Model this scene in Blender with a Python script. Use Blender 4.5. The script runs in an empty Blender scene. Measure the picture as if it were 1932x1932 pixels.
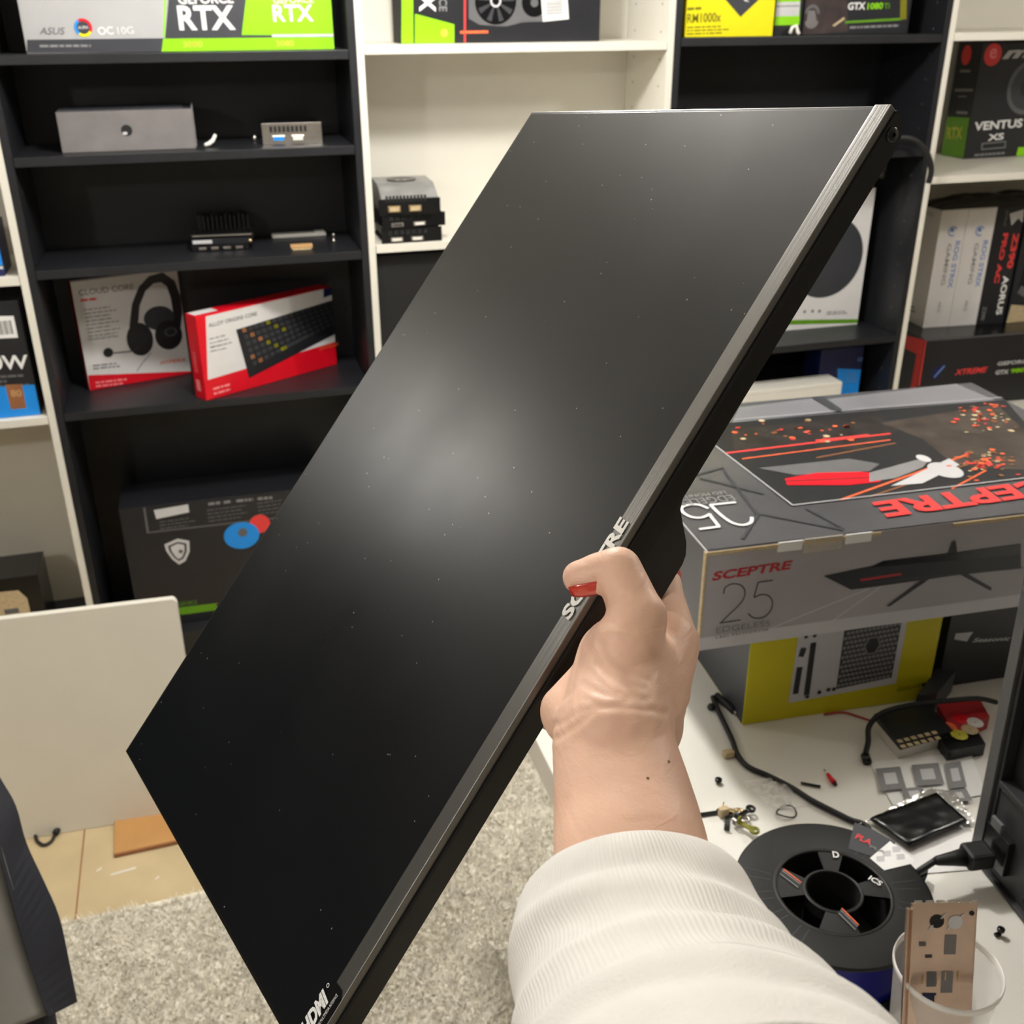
import bpy, bmesh, math, random
import numpy as np
from mathutils import Vector, Matrix, noise
random.seed(7)
S = bpy.context.scene
COL = S.collection

# ------------------------------------------------------------------ camera
YAW, PITCH, ROLL, FPX = 0.2798, 0.4466, -0.0045, 2006.4
CAM = Vector((0.3993, -2.6854, 1.66))
_f = Vector((math.sin(YAW)*math.cos(PITCH), math.cos(YAW)*math.cos(PITCH), -math.sin(PITCH)))
_r = Vector((math.cos(YAW), -math.sin(YAW), 0)); _u = _r.cross(_f)
RT = math.cos(ROLL)*_r + math.sin(ROLL)*_u
UP = -math.sin(ROLL)*_r + math.cos(ROLL)*_u
FW = _f
cd = bpy.data.cameras.new('camera'); cam = bpy.data.objects.new('camera', cd); COL.objects.link(cam)
cam.matrix_world = Matrix(((RT.x, UP.x, -FW.x, CAM.x), (RT.y, UP.y, -FW.y, CAM.y), (RT.z, UP.z, -FW.z, CAM.z), (0, 0, 0, 1)))
cd.sensor_width = 36; cd.sensor_height = 36; cd.lens = 36*FPX/1932; cd.clip_start = 0.02; cd.clip_end = 50
cd.dof.use_dof = True; cd.dof.focus_distance = 0.56; cd.dof.aperture_fstop = 21
S.camera = cam

# ------------------------------------------------------------------ world, light, exposure
S.view_settings.view_transform = 'Standard'; S.view_settings.look = 'None'
S.view_settings.gamma = 1; S.view_settings.use_curve_mapping = False
S.view_settings.exposure = -0.1
W = bpy.data.worlds.new('world'); S.world = W; W.use_nodes = True
W.node_tree.nodes['Background'].inputs[0].default_value = (0.9, 0.92, 1, 1)
W.node_tree.nodes['Background'].inputs[1].default_value = 0.02
LAMPS = [((0.75, -0.86), 0.13, 74.0, (1.0, 0.972, 0.925)), ((-0.92, -0.36), 0.22, 18.0, (1.0, 0.972, 0.925)), ((-1.3, -2.9), 0.13, 50.0, (1.0, 0.975, 0.93)), ((2.5, -1.3), 0.13, 34.0, (1.0, 0.972, 0.925))]  # the lamp left behind the camera is an added fill for the left side
for (lx, ly), rad, pw, c in LAMPS:
    ld = bpy.data.lights.new('ceiling_lamp_light', 'POINT'); ld.shadow_soft_size = rad*(0.6 if rad < 0.2 else 1.0); ld.energy = pw; ld.color = c
    lo = bpy.data.objects.new('ceiling_lamp_light', ld); COL.objects.link(lo); lo.location = (lx, ly, 2.25)

# ------------------------------------------------------------------ helpers
def ray(x, y): return RT*((x-966)/FPX) + UP*(-(y-966)/FPX) + FW
def onZ(x, y, z):
    d = ray(x, y); return CAM + d*((z-CAM.z)/d.z)
def onY(x, y, yy=0):
    d = ray(x, y); return CAM + d*((yy-CAM.y)/d.y)
def cw(x, y, dep): return CAM + ray(x, y)*dep
def pxof(P):
    q = P-CAM; z = q.dot(FW); return 966+FPX*q.dot(RT)/z, 966-FPX*q.dot(UP)/z
def zat(P, y):
    lo, hi = P.z-1, P.z+1
    for _ in range(40):
        m = (lo+hi)/2
        if pxof(Vector((P.x, P.y, m)))[1] > y: lo = m
        else: hi = m
    return m

def mat(name, col, rough=0.5, metal=0.0, spec=0.5, nz=0.06, nscale=30, bump=0.0, bscale=200, aniso=0, sss=0, alpha=None, emit=0, trans=0, coat=0):
    m = bpy.data.materials.new(name); m.use_nodes = True
    nt = m.node_tree; b = nt.nodes['Principled BSDF']
    b.inputs['Roughness'].default_value = rough; b.inputs['Metallic'].default_value = metal
    b.inputs['Specular IOR Level'].default_value = spec
    b.inputs['Coat Weight'].default_value = coat
    tc = nt.nodes.new('ShaderNodeTexCoord')
    n = nt.nodes.new('ShaderNodeTexNoise'); n.inputs['Scale'].default_value = nscale; n.inputs['Detail'].default_value = 4
    nt.links.new(tc.outputs['Object'], n.inputs['Vector'])
    r = nt.nodes.new('ShaderNodeValToRGB')
    r.color_ramp.elements[0].position = 0.3; r.color_ramp.elements[1].position = 0.7
    r.color_ramp.elements[0].color = (*[max(0, c*(1-nz)) for c in col], 1)
    r.color_ramp.elements[1].color = (*[min(1, c*(1+nz)) for c in col], 1)
    nt.links.new(n.outputs['Fac'], r.inputs['Fac']); nt.links.new(r.outputs['Color'], b.inputs['Base Color'])
    if bump:
        n2 = nt.nodes.new('ShaderNodeTexNoise'); n2.inputs['Scale'].default_value = bscale; n2.inputs['Detail'].default_value = 3
        nt.links.new(tc.outputs['Object'], n2.inputs['Vector'])
        bp = nt.nodes.new('ShaderNodeBump'); bp.inputs['Strength'].default_value = bump; bp.inputs['Distance'].default_value = 0.002
        nt.links.new(n2.outputs['Fac'], bp.inputs['Height']); nt.links.new(bp.outputs['Normal'], b.inputs['Normal'])
    if sss:
        b.inputs['Subsurface Weight'].default_value = sss; b.inputs['Subsurface Radius'].default_value = (0.012, 0.004, 0.002); b.inputs['Subsurface Scale'].default_value = 0.5
    if trans: b.inputs['Transmission Weight'].default_value = trans
    if alpha is not None: b.inputs['Alpha'].default_value = alpha
    if emit:
        b.inputs['Emission Color'].default_value = (*col, 1); b.inputs['Emission Strength'].default_value = emit
    return m

def lin(r, g, b):
    f = lambda c: (c/255/12.92) if c/255 <= 0.04045 else ((c/255+0.055)/1.055)**2.4
    return (f(r), f(g), f(b))

M = {}
def mk(k, *a, **kw): M[k] = mat(k, *a, **kw)
mk('white_wood', (0.80, 0.77, 0.69), 0.35, nz=0.02, nscale=8)
mk('black_wood', (0.0125, 0.0135, 0.017), 0.42, spec=0.5, nz=0.15, nscale=12, bump=0.06, bscale=300)
mk('wall_paint', (0.34, 0.32, 0.29), 0.8, nz=0.03, nscale=4, bump=0.05)
mk('dark_paint', (0.10, 0.095, 0.09), 0.85, nz=0.05, nscale=4)
mk('ceiling_paint', (0.82, 0.80, 0.75), 0.9, nz=0.02, nscale=4, bump=0.1)
mk('black_card', lin(30, 31, 36), 0.4, nz=0.06)
mk('black_gloss', lin(14, 14, 16), 0.25, nz=0.05)
mk('black_matte', lin(18, 18, 20), 0.7, nz=0.1)
mk('charcoal', lin(56, 58, 64), 0.45, nz=0.05)
mk('grey_card', lin(118, 114, 114), 0.7, nz=0.10, nscale=20)
mk('grey_ink', lin(130, 130, 132), 0.5)
mk('mid_grey', lin(95, 95, 98), 0.5)
mk('silver_card', lin(198, 198, 202), 0.4, metal=0.0, nz=0.05, nscale=10)
mk('silver_front', lin(172, 172, 174), 0.4, nz=0.05, nscale=10)
mk('shaded_yellow', lin(206, 194, 0), 0.5, nz=0.02)  # carton yellow darkened in the colour to stand in for shade
mk('silver_line', lin(205, 205, 208), 0.4)
mk('white_ink', lin(240, 240, 240), 0.5, nz=0.02)
mk('white_card', lin(228, 226, 226), 0.45, nz=0.02)
mk('white_plastic', lin(235, 232, 224), 0.35, nz=0.02)
mk('green', lin(140, 214, 0), 0.45, nz=0.02)
mk('green_dark', lin(96, 150, 20), 0.45, nz=0.05)
mk('red', lin(222, 8, 34), 0.4, nz=0.03)
mk('red_ink', lin(226, 62, 62), 0.45, nz=0.03)
mk('red_dark', lin(176, 36, 44), 0.5)
mk('pink_ink', lin(255, 140, 145), 0.5)
mk('orange_ink', lin(240, 104, 60), 0.5, nz=0.2, nscale=60)
mk('orange_glow_ink', lin(236, 96, 66), 0.4, nz=0.3, nscale=120)
mk('yellow', lin(242, 228, 0), 0.45, nz=0.02)
mk('yellow_ink', lin(196, 190, 60), 0.5)
mk('olive_ink', lin(120, 118, 0), 0.5)
mk('blue', lin(22, 140, 232), 0.45, nz=0.04)
mk('blue_dark', lin(20, 30, 80), 0.45, nz=0.1)
mk('blue_pale', lin(110, 140, 205), 0.45, nz=0.15)
mk('bronze', lin(146, 96, 62), 0.4, nz=0.08)
mk('paper_brown', lin(190, 150, 100), 0.7, nz=0.08)
mk('kraft', lin(196, 176, 140), 0.8, nz=0.15, nscale=120)
mk('steel', (0.62, 0.58, 0.53), 0.32, metal=1.0, nz=0.1, nscale=40)
mk('copper_steel', (0.66, 0.50, 0.40), 0.30, metal=1.0, nz=0.12, nscale=25)
mk('brass', (0.75, 0.56, 0.30), 0.3, metal=1.0, nz=0.1)
mk('gpu_shroud', lin(135, 135, 135), 0.35, nz=0.2, nscale=25)
mk('pcb', lin(30, 34, 30), 0.5, nz=0.3, nscale=80)
mk('rubber', lin(20, 20, 22), 0.55, nz=0.05)
mk('desk_white', (0.80, 0.78, 0.73), 0.4, nz=0.03, nscale=6)
mk('pc_paint', lin(44, 44, 47), 0.5, nz=0.06, nscale=60)
mk('pc_edge', lin(84, 84, 86), 0.45, nz=0.06, nscale=60)
mk('spool_black', lin(20, 20, 21), 0.5, spec=0.35, nz=0.08, nscale=40, bump=0.1, bscale=90)
mk('filament_blue', (0.002, 0.004, 0.16), 0.3, nz=0.1)
mk('nail_red', (0.62, 0.05, 0.035), 0.18, nz=0.03, coat=0.6)
mk('chair_grey', lin(128, 126, 122), 0.4, nz=0.1, nscale=10)
mk('chair_black', lin(34, 36, 46), 0.6, nz=0.05)
mk('monitor_plastic', (0.006, 0.006, 0.006), 0.30, nz=0.05)
mk('monitor_bulge', (0.012, 0.012, 0.012), 0.40, nz=0.1, bump=0.06, bscale=900)
mk('chrome_letter', (0.88, 0.88, 0.88), 0.22, metal=1.0, nz=0.02)

class MB:
    """collects polygons with materials and builds one mesh object"""
    def __init__(s): s.v = []; s.f = []; s.m = []; s.mats = []; s.sm = []
    def mi(s, m):
        m = M[m] if isinstance(m, str) else m
        if m not in s.mats: s.mats.append(m)
        return s.mats.index(m)
    def add(s, vs, fs, m, smooth=False):
        o = len(s.v); s.v += [tuple(v) for v in vs]; k = s.mi(m)
        for f in fs: s.f.append(tuple(i+o for i in f)); s.m.append(k); s.sm.append(smooth)
        return s
    def box(s, a, b, m, mtx=None, bev=0.0):
        bm = bmesh.new(); bmesh.ops.create_cube(bm, size=1)
        a = Vector(a); b = Vector(b)
        for v in bm.verts: v.co = Vector([(a[i]+b[i])/2 + v.co[i]*(b[i]-a[i]) for i in range(3)])
        if bev: bmesh.ops.bevel(bm, geom=bm.edges[:], offset=bev, segments=2, affect='EDGES', profile=0.6)
        s.bm(bm, m, mtx); return s
    def bm(s, bm, m, mtx=None, smooth=False):
        if mtx: bmesh.ops.transform(bm, matrix=mtx, verts=bm.verts)
        bm.verts.ensure_lookup_table(); bm.verts.index_update()
        s.add([v.co[:] for v in bm.verts], [[v.index for v in f.verts] for f in bm.faces], m, smooth); bm.free(); return s
    def tube(s, pts, r, m, n=8, cap=True, close=False):
        pts = [Vector(p) for p in pts]; N = len(pts); rs = r if isinstance(r, (list, tuple)) else [r]*N
        vs = []; fs = []; prev = None
        for i, p in enumerate(pts):
            if close: t = pts[(i+1) % N]-pts[i-1]
            else: t = (pts[min(i+1, N-1)]-pts[max(i-1, 0)])
            t.normalize()
            if prev is None:
                a = Vector((0, 0, 1)) if abs(t.z) < 0.9 else Vector((1, 0, 0)); u = t.cross(a).normalized()
            else: u = (prev - t*prev.dot(t)).normalized()
            prev = u; w = t.cross(u)
            for k in range(n):
                an = 2*math.pi*k/n; vs.append(p + (u*math.cos(an)+w*math.sin(an))*rs[i])
        for i in range(N if close else N-1):
            for k in range(n):
                j = (i+1) % N; fs.append((i*n+k, i*n+(k+1) % n, j*n+(k+1) % n, j*n+k))
        if cap and not close: fs.append(tuple(range(n))[::-1]); fs.append(tuple((N-1)*n+k for k in range(n)))
        s.add(vs, fs, m, True); return s
    def lathe(s, prof, m, n=48, mtx=None, mats=None):
        vs = []; fs = []; N = len(prof)
        for r, z in prof:
            for k in range(n):
                an = 2*math.pi*k/n; vs.append(Vector((r*math.cos(an), r*math.sin(an), z)))
        if mtx: vs = [mtx@v for v in vs]
        for i in range(N-1):
            for k in range(n): fs.append((i*n+k, i*n+(k+1) % n, (i+1)*n+(k+1) % n, (i+1)*n+k))
        s.add(vs, fs, m, True); return s
    def prism(s, pts, h0, h1, m, mtx=None):
        """pts in xy extruded from z=h0 to h1"""
        n = len(pts); vs = [Vector((x, y, h0)) for x, y in pts]+[Vector((x, y, h1)) for x, y in pts]
        if mtx: vs = [mtx@v for v in vs]
        fs = [tuple(range(n))[::-1], tuple(range(n, 2*n))]+[(i, (i+1) % n, n+(i+1) % n, n+i) for i in range(n)]
        s.add(vs, fs, m); return s
    def build(s, name, parent=None, mw=None, autosmooth=True):
        me = bpy.data.meshes.new(name); me.from_pydata(s.v, [], s.f); me.update()
        for m in s.mats: me.materials.append(m)
        me.polygons.foreach_set('material_index', s.m); me.polygons.foreach_set('use_smooth', s.sm)
        o = bpy.data.objects.new(name, me); COL.objects.link(o)
        if parent: o.parent = parent
        if mw is not None: o.matrix_world = mw
        return o

def tag(o, label=None, cat=None, group=None, kind=None):
    if label: o['label'] = label
    if cat: o['category'] = cat
    if group: o['group'] = group
    if kind: o['kind'] = kind
    return o
def thing(name, label, cat, loc=(0, 0, 0), rz=0, group=None, mtx=None):
    o = bpy.data.objects.new(name, None); COL.objects.link(o); o.empty_display_size = 0.05
    o.matrix_world = mtx if mtx is not None else (Matrix.Translation(Vector(loc)) @ Matrix.Rotation(rz, 4, 'Z'))
    return tag(o, label, cat, group)
def struct(name, mb): return tag(mb.build(name), kind='structure')

_tc = {}
def glyphs(txt, bold=0.0, shear=0.0):
    k = (txt, bold, shear)
    if k in _tc: return _tc[k]
    c = bpy.data.curves.new('t', 'FONT'); c.body = txt; c.resolution_u = 3; c.offset = bold; c.shear = shear; c.fill_mode = 'FRONT'
    o = bpy.data.objects.new('t', c); COL.objects.link(o)
    me = bpy.data.meshes.new_from_object(o)
    vs = [v.co.copy() for v in me.vertices]; fs = [tuple(p.vertices) for p in me.polygons]
    bpy.data.objects.remove(o); bpy.data.curves.remove(c); bpy.data.meshes.remove(me)
    x0 = min(v.x for v in vs); x1 = max(v.x for v in vs); y0 = min(v.y for v in vs); y1 = max(v.y for v in vs)
    out = ([((v.x-x0)/(x1-x0), (v.y-y0)/(y1-y0)) for v in vs], fs)
    _tc[k] = out; return out

class Box:
    """a carton-like thing: local x along the front, y into depth, z up; artwork is laid on its faces"""
    def __init__(s, name, label, cat, w, d, h, mtx, mats='black_card', group=None, body='carton', bev=0.0012, solid=True):
        s.w, s.d, s.h = w, d, h; s.mtx = mtx
        s.root = thing(name, label, cat, mtx=mtx, group=group)
        s.faces = {'front': (Vector((0, 0, 0)), Vector((1, 0, 0)), Vector((0, 0, 1)), Vector((0, -1, 0))),
                   'top': (Vector((0, 0, h)), Vector((1, 0, 0)), Vector((0, 1, 0)), Vector((0, 0, 1))),
                   'left': (Vector((0, d, 0)), Vector((0, -1, 0)), Vector((0, 0, 1)), Vector((-1, 0, 0))),
                   'right': (Vector((w, 0, 0)), Vector((0, 1, 0)), Vector((0, 0, 1)), Vector((1, 0, 0)))}
        if isinstance(mats, str): mats = dict(front=mats)
        s.art = {f: MB() for f in ('front', 'top', 'left', 'right')}; s.lay = 0
        if solid:
            mb = MB(); mb.box((0, 0, 0), (w, d, h), mats['front'], bev=bev); s.mb = mb
            for f in ('left', 'top', 'right'):
                if f in mats and mats[f] != mats['front']:
                    W_ = {'left': d, 'top': w, 'right': d}[f]; H_ = {'left': h, 'top': d, 'right': h}[f]; e = bev
                    s.poly(f, [(e, e), (W_-e, e), (W_-e, H_-e), (e, H_-e)], mats[f], mb=mb, lift=0.00012)
            s.body = mb.build(body, s.root); s.body.matrix_parent_inverse = Matrix()
    def pt(s, face, uv, lift): O, U, V, N = s.faces[face]; return O+U*uv[0]+V*uv[1]+N*lift
    def px(s, face, x, y):
        """photo pixel -> coordinates on the face"""
        O, U, V, N = s.faces[face]; R3 = s.mtx.to_3x3(); Ow = s.mtx@O; Nw = R3@N
        d = ray(x, y); P = CAM + d*((Ow-CAM).dot(Nw)/d.dot(Nw))
        q = P-Ow; return (q.dot(R3@U), q.dot(R3@V))
    def uv(s, face, p, ispx): return s.px(face, *p) if ispx else p
    def poly(s, face, pts, m, px=False, mb=None, lift=None):
        mb = mb or s.art[face]
        if lift is None: s.lay += 1; lift = 0.0003+0.00006*s.lay
        q = [s.uv(face, p, px) for p in pts]
        w_, h_ = {'front': (s.w, s.h), 'top': (s.w, s.d), 'left': (s.d, s.h), 'right': (s.d, s.h)}[face]
        q = [(min(max(u, 0.0005), w_-0.0005), min(max(v, 0.0005), h_-0.0005)) for u, v in q]
        mb.add([s.pt(face, p, lift) for p in q], [tuple(range(len(q)))], m)
    def line(s, face, a, b, wd, m, px=False, mb=None):
        a = Vector(s.uv(face, a, px)); b = Vector(s.uv(face, b, px)); t = (b-a).normalized(); n = Vector((-t.y, t.x))*wd/2
        s.poly(face, [a-n, b-n, b+n, a+n], m, mb=mb)
    def disc(s, face, c, r, m, r0=0, a0=0, a1=360, px=False, mb=None, sy=1, n=36):
        c = s.uv(face, c, px); s.lay += 1; lift = 0.0003+0.00006*s.lay; mb = mb or s.art[face]
        w_, h_ = {'front': (s.w, s.h), 'top': (s.w, s.d), 'left': (s.d, s.h), 'right': (s.d, s.h)}[face]
        cl = lambda u, v: (min(max(u, 0.0005), w_-0.0005), min(max(v, 0.0005), h_-0.0005))
        vs = []; fs = []
        for i in range(n+1):
            a = math.radians(a0+(a1-a0)*i/n)
            vs.append(s.pt(face, cl(c[0]+r*math.cos(a), c[1]+r*sy*math.sin(a)), lift)); vs.append(s.pt(face, cl(c[0]+r0*math.cos(a), c[1]+r0*sy*math.sin(a)), lift))
        for i in range(n): fs.append((2*i, 2*i+2, 2*i+3, 2*i+1))
        mb.add(vs, fs, m)
    def text(s, face, txt, a, b, h, m, px=False, bold=0.0, shear=0.0, mb=None, lift=None):
        """baseline from a to b, letter height h (metres)"""
        mb = mb or s.art[face]
        if lift is None: s.lay += 1; lift = 0.0003+0.00006*s.lay
        g, fs = glyphs(txt, bold, shear)
        a = Vector(s.uv(face, a, px)); b = Vector(s.uv(face, b, px)); t = b-a; n = Vector((-t.y, t.x)).normalized()*h
        mb.add([s.pt(face, a+t*x+n*y, lift) for x, y in g], fs, m)
    def lines(s, face, a, b, rows, dy, wd, m, px=False, mb=None, seed=1):
        """small print too fine to read: rows of short strokes"""
        rg = random.Random(seed)
        a = Vector(s.uv(face, a, px)); b = Vector(s.uv(face, b, px)); t = (b-a); L = t.length; t.normalize(); n = Vector((t.y, -t.x))
        for r in range(rows):
            x = 0; e = L*rg.uniform(0.7, 1)
            while x < e:
                l = min(rg.uniform(0.006, 0.02), e-x); p = a+t*x+n*dy*r; s.line(face, p, p+t*l, wd, m, mb=mb); s.lay -= 1; x += l+0.003
        s.lay += 1
    def done(s, name=None, mb=None):
        if mb: mb.build(name, s.root); return s
        for f, m_ in s.art.items():
            if m_.v: m_.build(name or {'front': 'front_print', 'top': 'top_print', 'left': 'side_print', 'right': 'side_print'}[f], s.root)
            s.art[f] = MB()
        return s

def carton(name, label, cat, FL, FR, z, h, d, mats, w=None, yplane=None, top=None, **kw):
    A = onY(*FL, yplane) if yplane is not None else onZ(*FL, z)
    B = onY(*FR, yplane) if yplane is not None else onZ(*FR, z)
    if top is not None: h = zat(Vector((A.x, A.y, z)), top)-z
    A.z = z; B.z = z
    rz = math.atan2(B.y-A.y, B.x-A.x); ww = w or (B-A).length
    return Box(name, label, cat, ww, d, h, Matrix.Translation(A)@Matrix.Rotation(rz, 4, 'Z'), mats, **kw)

# ------------------------------------------------------------------ room
WY = 0.47
struct('floor', MB().box((-3.2, -4.6, -0.05), (4.2, WY, 0), None or mat('vinyl_tile', lin(192, 174, 138), 0.38, nz=0.16, nscale=5, bump=0.03, bscale=60)))
seams = MB()
for x in (-1.85, -0.93, -0.013, 0.9, 1.8, 2.7): seams.box((x-0.0015, -4.5, 0.0), (x+0.0015, 0, 0.0006), 'bronze')
for y in (-3.68, -2.76, -1.84, -0.50): seams.box((-3.1, y-0.0015, 0.0), (4.1, y+0.0015, 0.0006), 'bronze')
struct('trim_1', seams)
struct('ceiling', MB().box((-3.2, -4.6, 2.4), (4.2, WY, 2.45), 'ceiling_paint'))
struct('wall_back', MB().box((-3.2, WY, 0), (4.2, WY+0.05, 2.4), 'wall_paint'))
struct('wall_front', MB().box((-3.2, -4.65, 0), (4.2, -4.6, 2.4), 'wall_paint'))
struct('wall_left', MB().box((-3.25, -4.6, 0), (-3.2, WY, 2.4), 'dark_paint'))
struct('wall_right', MB().box((4.2, -4.6, 0), (4.25, WY, 2.4), 'wall_paint'))
for i, ((lx, ly), rad, pw, c) in enumerate(LAMPS):
    t = thing('ceiling_light', ['round flush ceiling light above the floor before the bookcases', 'round flush ceiling light closest to the bookcase wall', 'unseen fill lamp added to the left, behind the camera', 'round flush ceiling light above the right end of the bookcases'][i], 'ceiling light', (lx, ly, 2.36), group='ceiling lights')
    MB().lathe([(rad+0.02, 0.04), (rad+0.025, 0.0), (rad+0.005, -0.005), (rad+0.002, 0.04)], 'white_plastic').build('rim', t)
    MB().lathe([(rad, 0.03), (rad, 0.006), (0.001, 0.004)], mat('lamp_diffuser', (1, 0.9, 0.76), 0.5, emit=3), n=40).build('diffuser', t)

# ------------------------------------------------------------------ bookcases
def bookcase(x0, shelves, m, label, depth=0.28, width=0.8, holes=None, name='bookcase'):
    t = thing(name, label, 'bookcase', (x0, 0, 0)); T = 0.018
    for sx in (0, width-T):
        mb = MB().box((sx+0.0004, 0, 0), (sx+T-0.0004, depth, 2.02), m, bev=0.0008)
        if holes:
            fx = sx+T-0.0001 if sx == 0 else sx+0.0001
            for z in np.arange(0.12, 1.95, 0.064):
                for y in (0.045, depth-0.06):
                    n = 8; s_ = 1 if sx == 0 else -1
                    mb.add([(fx+s_*0.0004, y+0.0028*math.cos(a*math.pi/4), z+0.0028*math.sin(a*math.pi/4)) for a in range(8)], [tuple(range(8))], holes)
        mb.build('side_panel', t)
    MB().box((T, depth-0.006, 0.02), (width-T, depth, 2.0), m).build('back_panel', t)
    MB().box((T, 0.002, 2.002), (width-T, depth-0.006, 2.02), m).build('top_panel', t)
    MB().box((T, 0.006, 0.0), (width-T, 0.02, 0.06), m).build('plinth', t)
    for z in shelves:
        MB().box((T+0.001, 0.0, z-0.020), (width-T-0.001, depth-0.007, z), m, bev=0.001).build('shelf', t)
    return t
bookcase(-1.6, [0.08, 0.42, 0.748, 1.10, 1.42, 1.72], 'black_wood', 'black bookcase beyond the left edge of the photo')
bookcase(-2.4, [0.08, 0.42, 0.748, 1.10, 1.42, 1.72], 'black_wood', 'black bookcase farthest to the left, outside the photo')
bookcase(-0.8, [0.08, 0.745, 1.09, 1.45, 1.75], 'white_wood', 'white bookcase at the far left edge, with a blue and black carton')
bookcase(0.0, [0.08, 0.748, 1.10, 1.352, 1.563], 'black_wood', 'black bookcase on the left holding the headset and keyboard boxes', holes=M['mid_grey'])
bookcase(0.8, [0.08, 0.748, 1.112, 1.572], 'white_wood', 'white bookcase in the middle with a stack of graphics cards', holes=M['mid_grey'])
bookcase(1.6, [0.08, 0.45, 0.748, 1.286, 1.579], 'black_wood', 'black bookcase right of the middle holding a yellow box', holes=M['mid_grey'])
bookcase(2.4, [0.08, 0.445, 1.208, 1.582], 'white_wood', 'white bookcase at the right edge with graphics card boxes', depth=0.46, width=0.85, holes=M['grey_ink'])

# ---- far left white bookcase
b = Box('power_supply_box', 'black carton with white 0W lettering and blue base band, far left shelf', 'box', 0.30, 0.18, 0.285, Matrix.Translation((-0.335, 0.02, 0.7456)), 'black_card')
b.text('front', '750W', (0.16, 0.125), (0.295, 0.118), 0.036, 'white_ink', bold=0.02)
for k in range(3): b.lines('front', (0.10, 0.108-k*0.012), (0.29, 0.103-k*0.012), 1, 0.01, 0.006, 'mid_grey', seed=k)
b.poly('front', [(0, 0), (0.3, 0), (0.3, 0.078), (0, 0.086)], 'blue')
b.poly('front', [(0.235, 0.02), (0.27, 0.02), (0.272, 0.082), (0.234, 0.084)], 'bronze')
b.text('front', '80', (0.242, 0.052), (0.266, 0.051), 0.018, 'paper_brown', bold=0.02)
b.done()
st = MB(); b.poly('front', [(0.19, 0.20), (0.285, 0.197), (0.285, 0.25), (0.19, 0.256)], 'white_ink', mb=st)
for k in range(16): b.line('front', (0.215+k*0.004, 0.207), (0.215+k*0.004, 0.240), 0.0015+0.0012*(k % 3 == 0), 'black_ink' if 'black_ink' in M else 'black_card', mb=st); b.lay -= 1
b.done('barcode_sticker', st)
b = Box('processor_box', 'small blue carton above the 0W box, cut by the left edge', 'box', 0.14, 0.12, 0.115, Matrix.Translation((-0.19, 0.02, 1.0905)), 'blue_dark')
b.poly('front', [(0, 0.028), (0.14, 0.025), (0.14, 0.062), (0, 0.066)], 'blue'); b.text('front', 'intel', (0.06, 0.04), (0.13, 0.037), 0.016, 'white_ink')
b.poly('front', [(0, 0.019), (0.14, 0.016), (0.14, 0.023), (0, 0.026)], 'silver_card'); b.done()
b = Box('cassette_box', 'black box with a beige window in the bottom of the far left bookcase', 'box', 0.30, 0.14, 0.19, Matrix.Translation((-0.425, 0.03, 0.112)), 'black_gloss')
b.poly('front', [(0.06, 0.03), (0.262, 0.03), (0.262, 0.125), (0.245, 0.152), (0.06, 0.158)], 'kraft')
b.poly('front', [(0.20, 0.085), (0.235, 0.085), (0.235, 0.10), (0.20, 0.10)], 'mid_grey'); b.line('front', (0.17, 0.03), (0.17, 0.155), 0.003, 'mid_grey'); b.done()
b = Box('flat_black_case', 'flat charcoal case lying under the beige windowed box at left', 'case', 0.42, 0.22, 0.03, Matrix.Translation((-0.44, 0.015, 0.0805)), 'charcoal', body='shell', bev=0.003)
b.poly('front', [(0.02, 0.012), (0.4, 0.012), (0.4, 0.016), (0.02, 0.016)], 'black_gloss'); b.done('front_seam')

# ---- black bookcase B
b = carton('graphics_card_box', 'silver and lime green carton with RTX lettering on the top left shelf', 'box', (50, 97), (631, 92), 1.5635, 0.26, 0.09, dict(front='silver_front', left='green_dark'), yplane=0.045)
b.poly('front', [(318, -260), (640, -260), (640, 97), (309, 97)], 'charcoal', px=True)
b.poly('front', [(51, 75), (309, 72), (305, 98), (50, 100)], 'charcoal', px=True)
b.poly('front', [(308, 73), (632, 70), (632, 95), (305, 97)], 'green', px=True)
b.poly('front', [(480, -160), (640, -160), (640, 66), (456, 66)], 'green', px=True)
b.poly('front', [(513, 65), (632, 64), (632, 69), (513, 70)], 'silver_line', px=True)
b.line('front', (316, -100), (309, 70), 0.004, 'green', px=True)
b.text('front', 'GEFORCE', (337, 8), (441, 6), 0.020, 'white_ink', px=True, bold=0.02)
b.text('front', 'RTX', (339, 57), (445, 56), 0.050, 'white_ink', px=True, bold=0.03)
b.text('front', 'GEFORCE', (516, 7), (592, 5), 0.014, 'white_card', px=True, bold=0.01)
b.text('front', 'RTX', (516, 41), (592, 40), 0.035, 'white_ink', px=True, bold=0.02)
b.text('front', '3080', (346, 90), (383, 89), 0.013, 'yellow_ink', px=True, bold=0.02)
b.text('front', '3080', (521, 88), (555, 87), 0.013, 'yellow_ink', px=True, bold=0.02)
b.text('front', 'ASUS', (75, 65), (124, 65), 0.014, 'mid_grey', px=True, shear=0.3)
b.text('front', 'OC', (186, 66), (215, 65), 0.016, 'white_ink', px=True, bold=0.01)
b.text('front', '10G', (223, 65), (253, 64), 0.015, 'white_card', px=True)
b.disc('front', (157, 52), 0.0185, 'red', 0.013, -30, 120, px=True); b.disc('front', (157, 52), 0.0185, 'blue', 0.013, 120, 230, px=True)
b.disc('front', (157, 52), 0.0185, 'yellow', 0.013, 230, 330, px=True); b.disc('front', (157, 52), 0.013, 'charcoal', px=True)
b.text('front', 'AURA', (148, 55), (167, 54), 0.006, 'white_card', px=True)
b.lines('front', (75, 87), (205, 86), 1, 0.01, 0.005, 'grey_ink', px=True); b.done()

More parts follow.
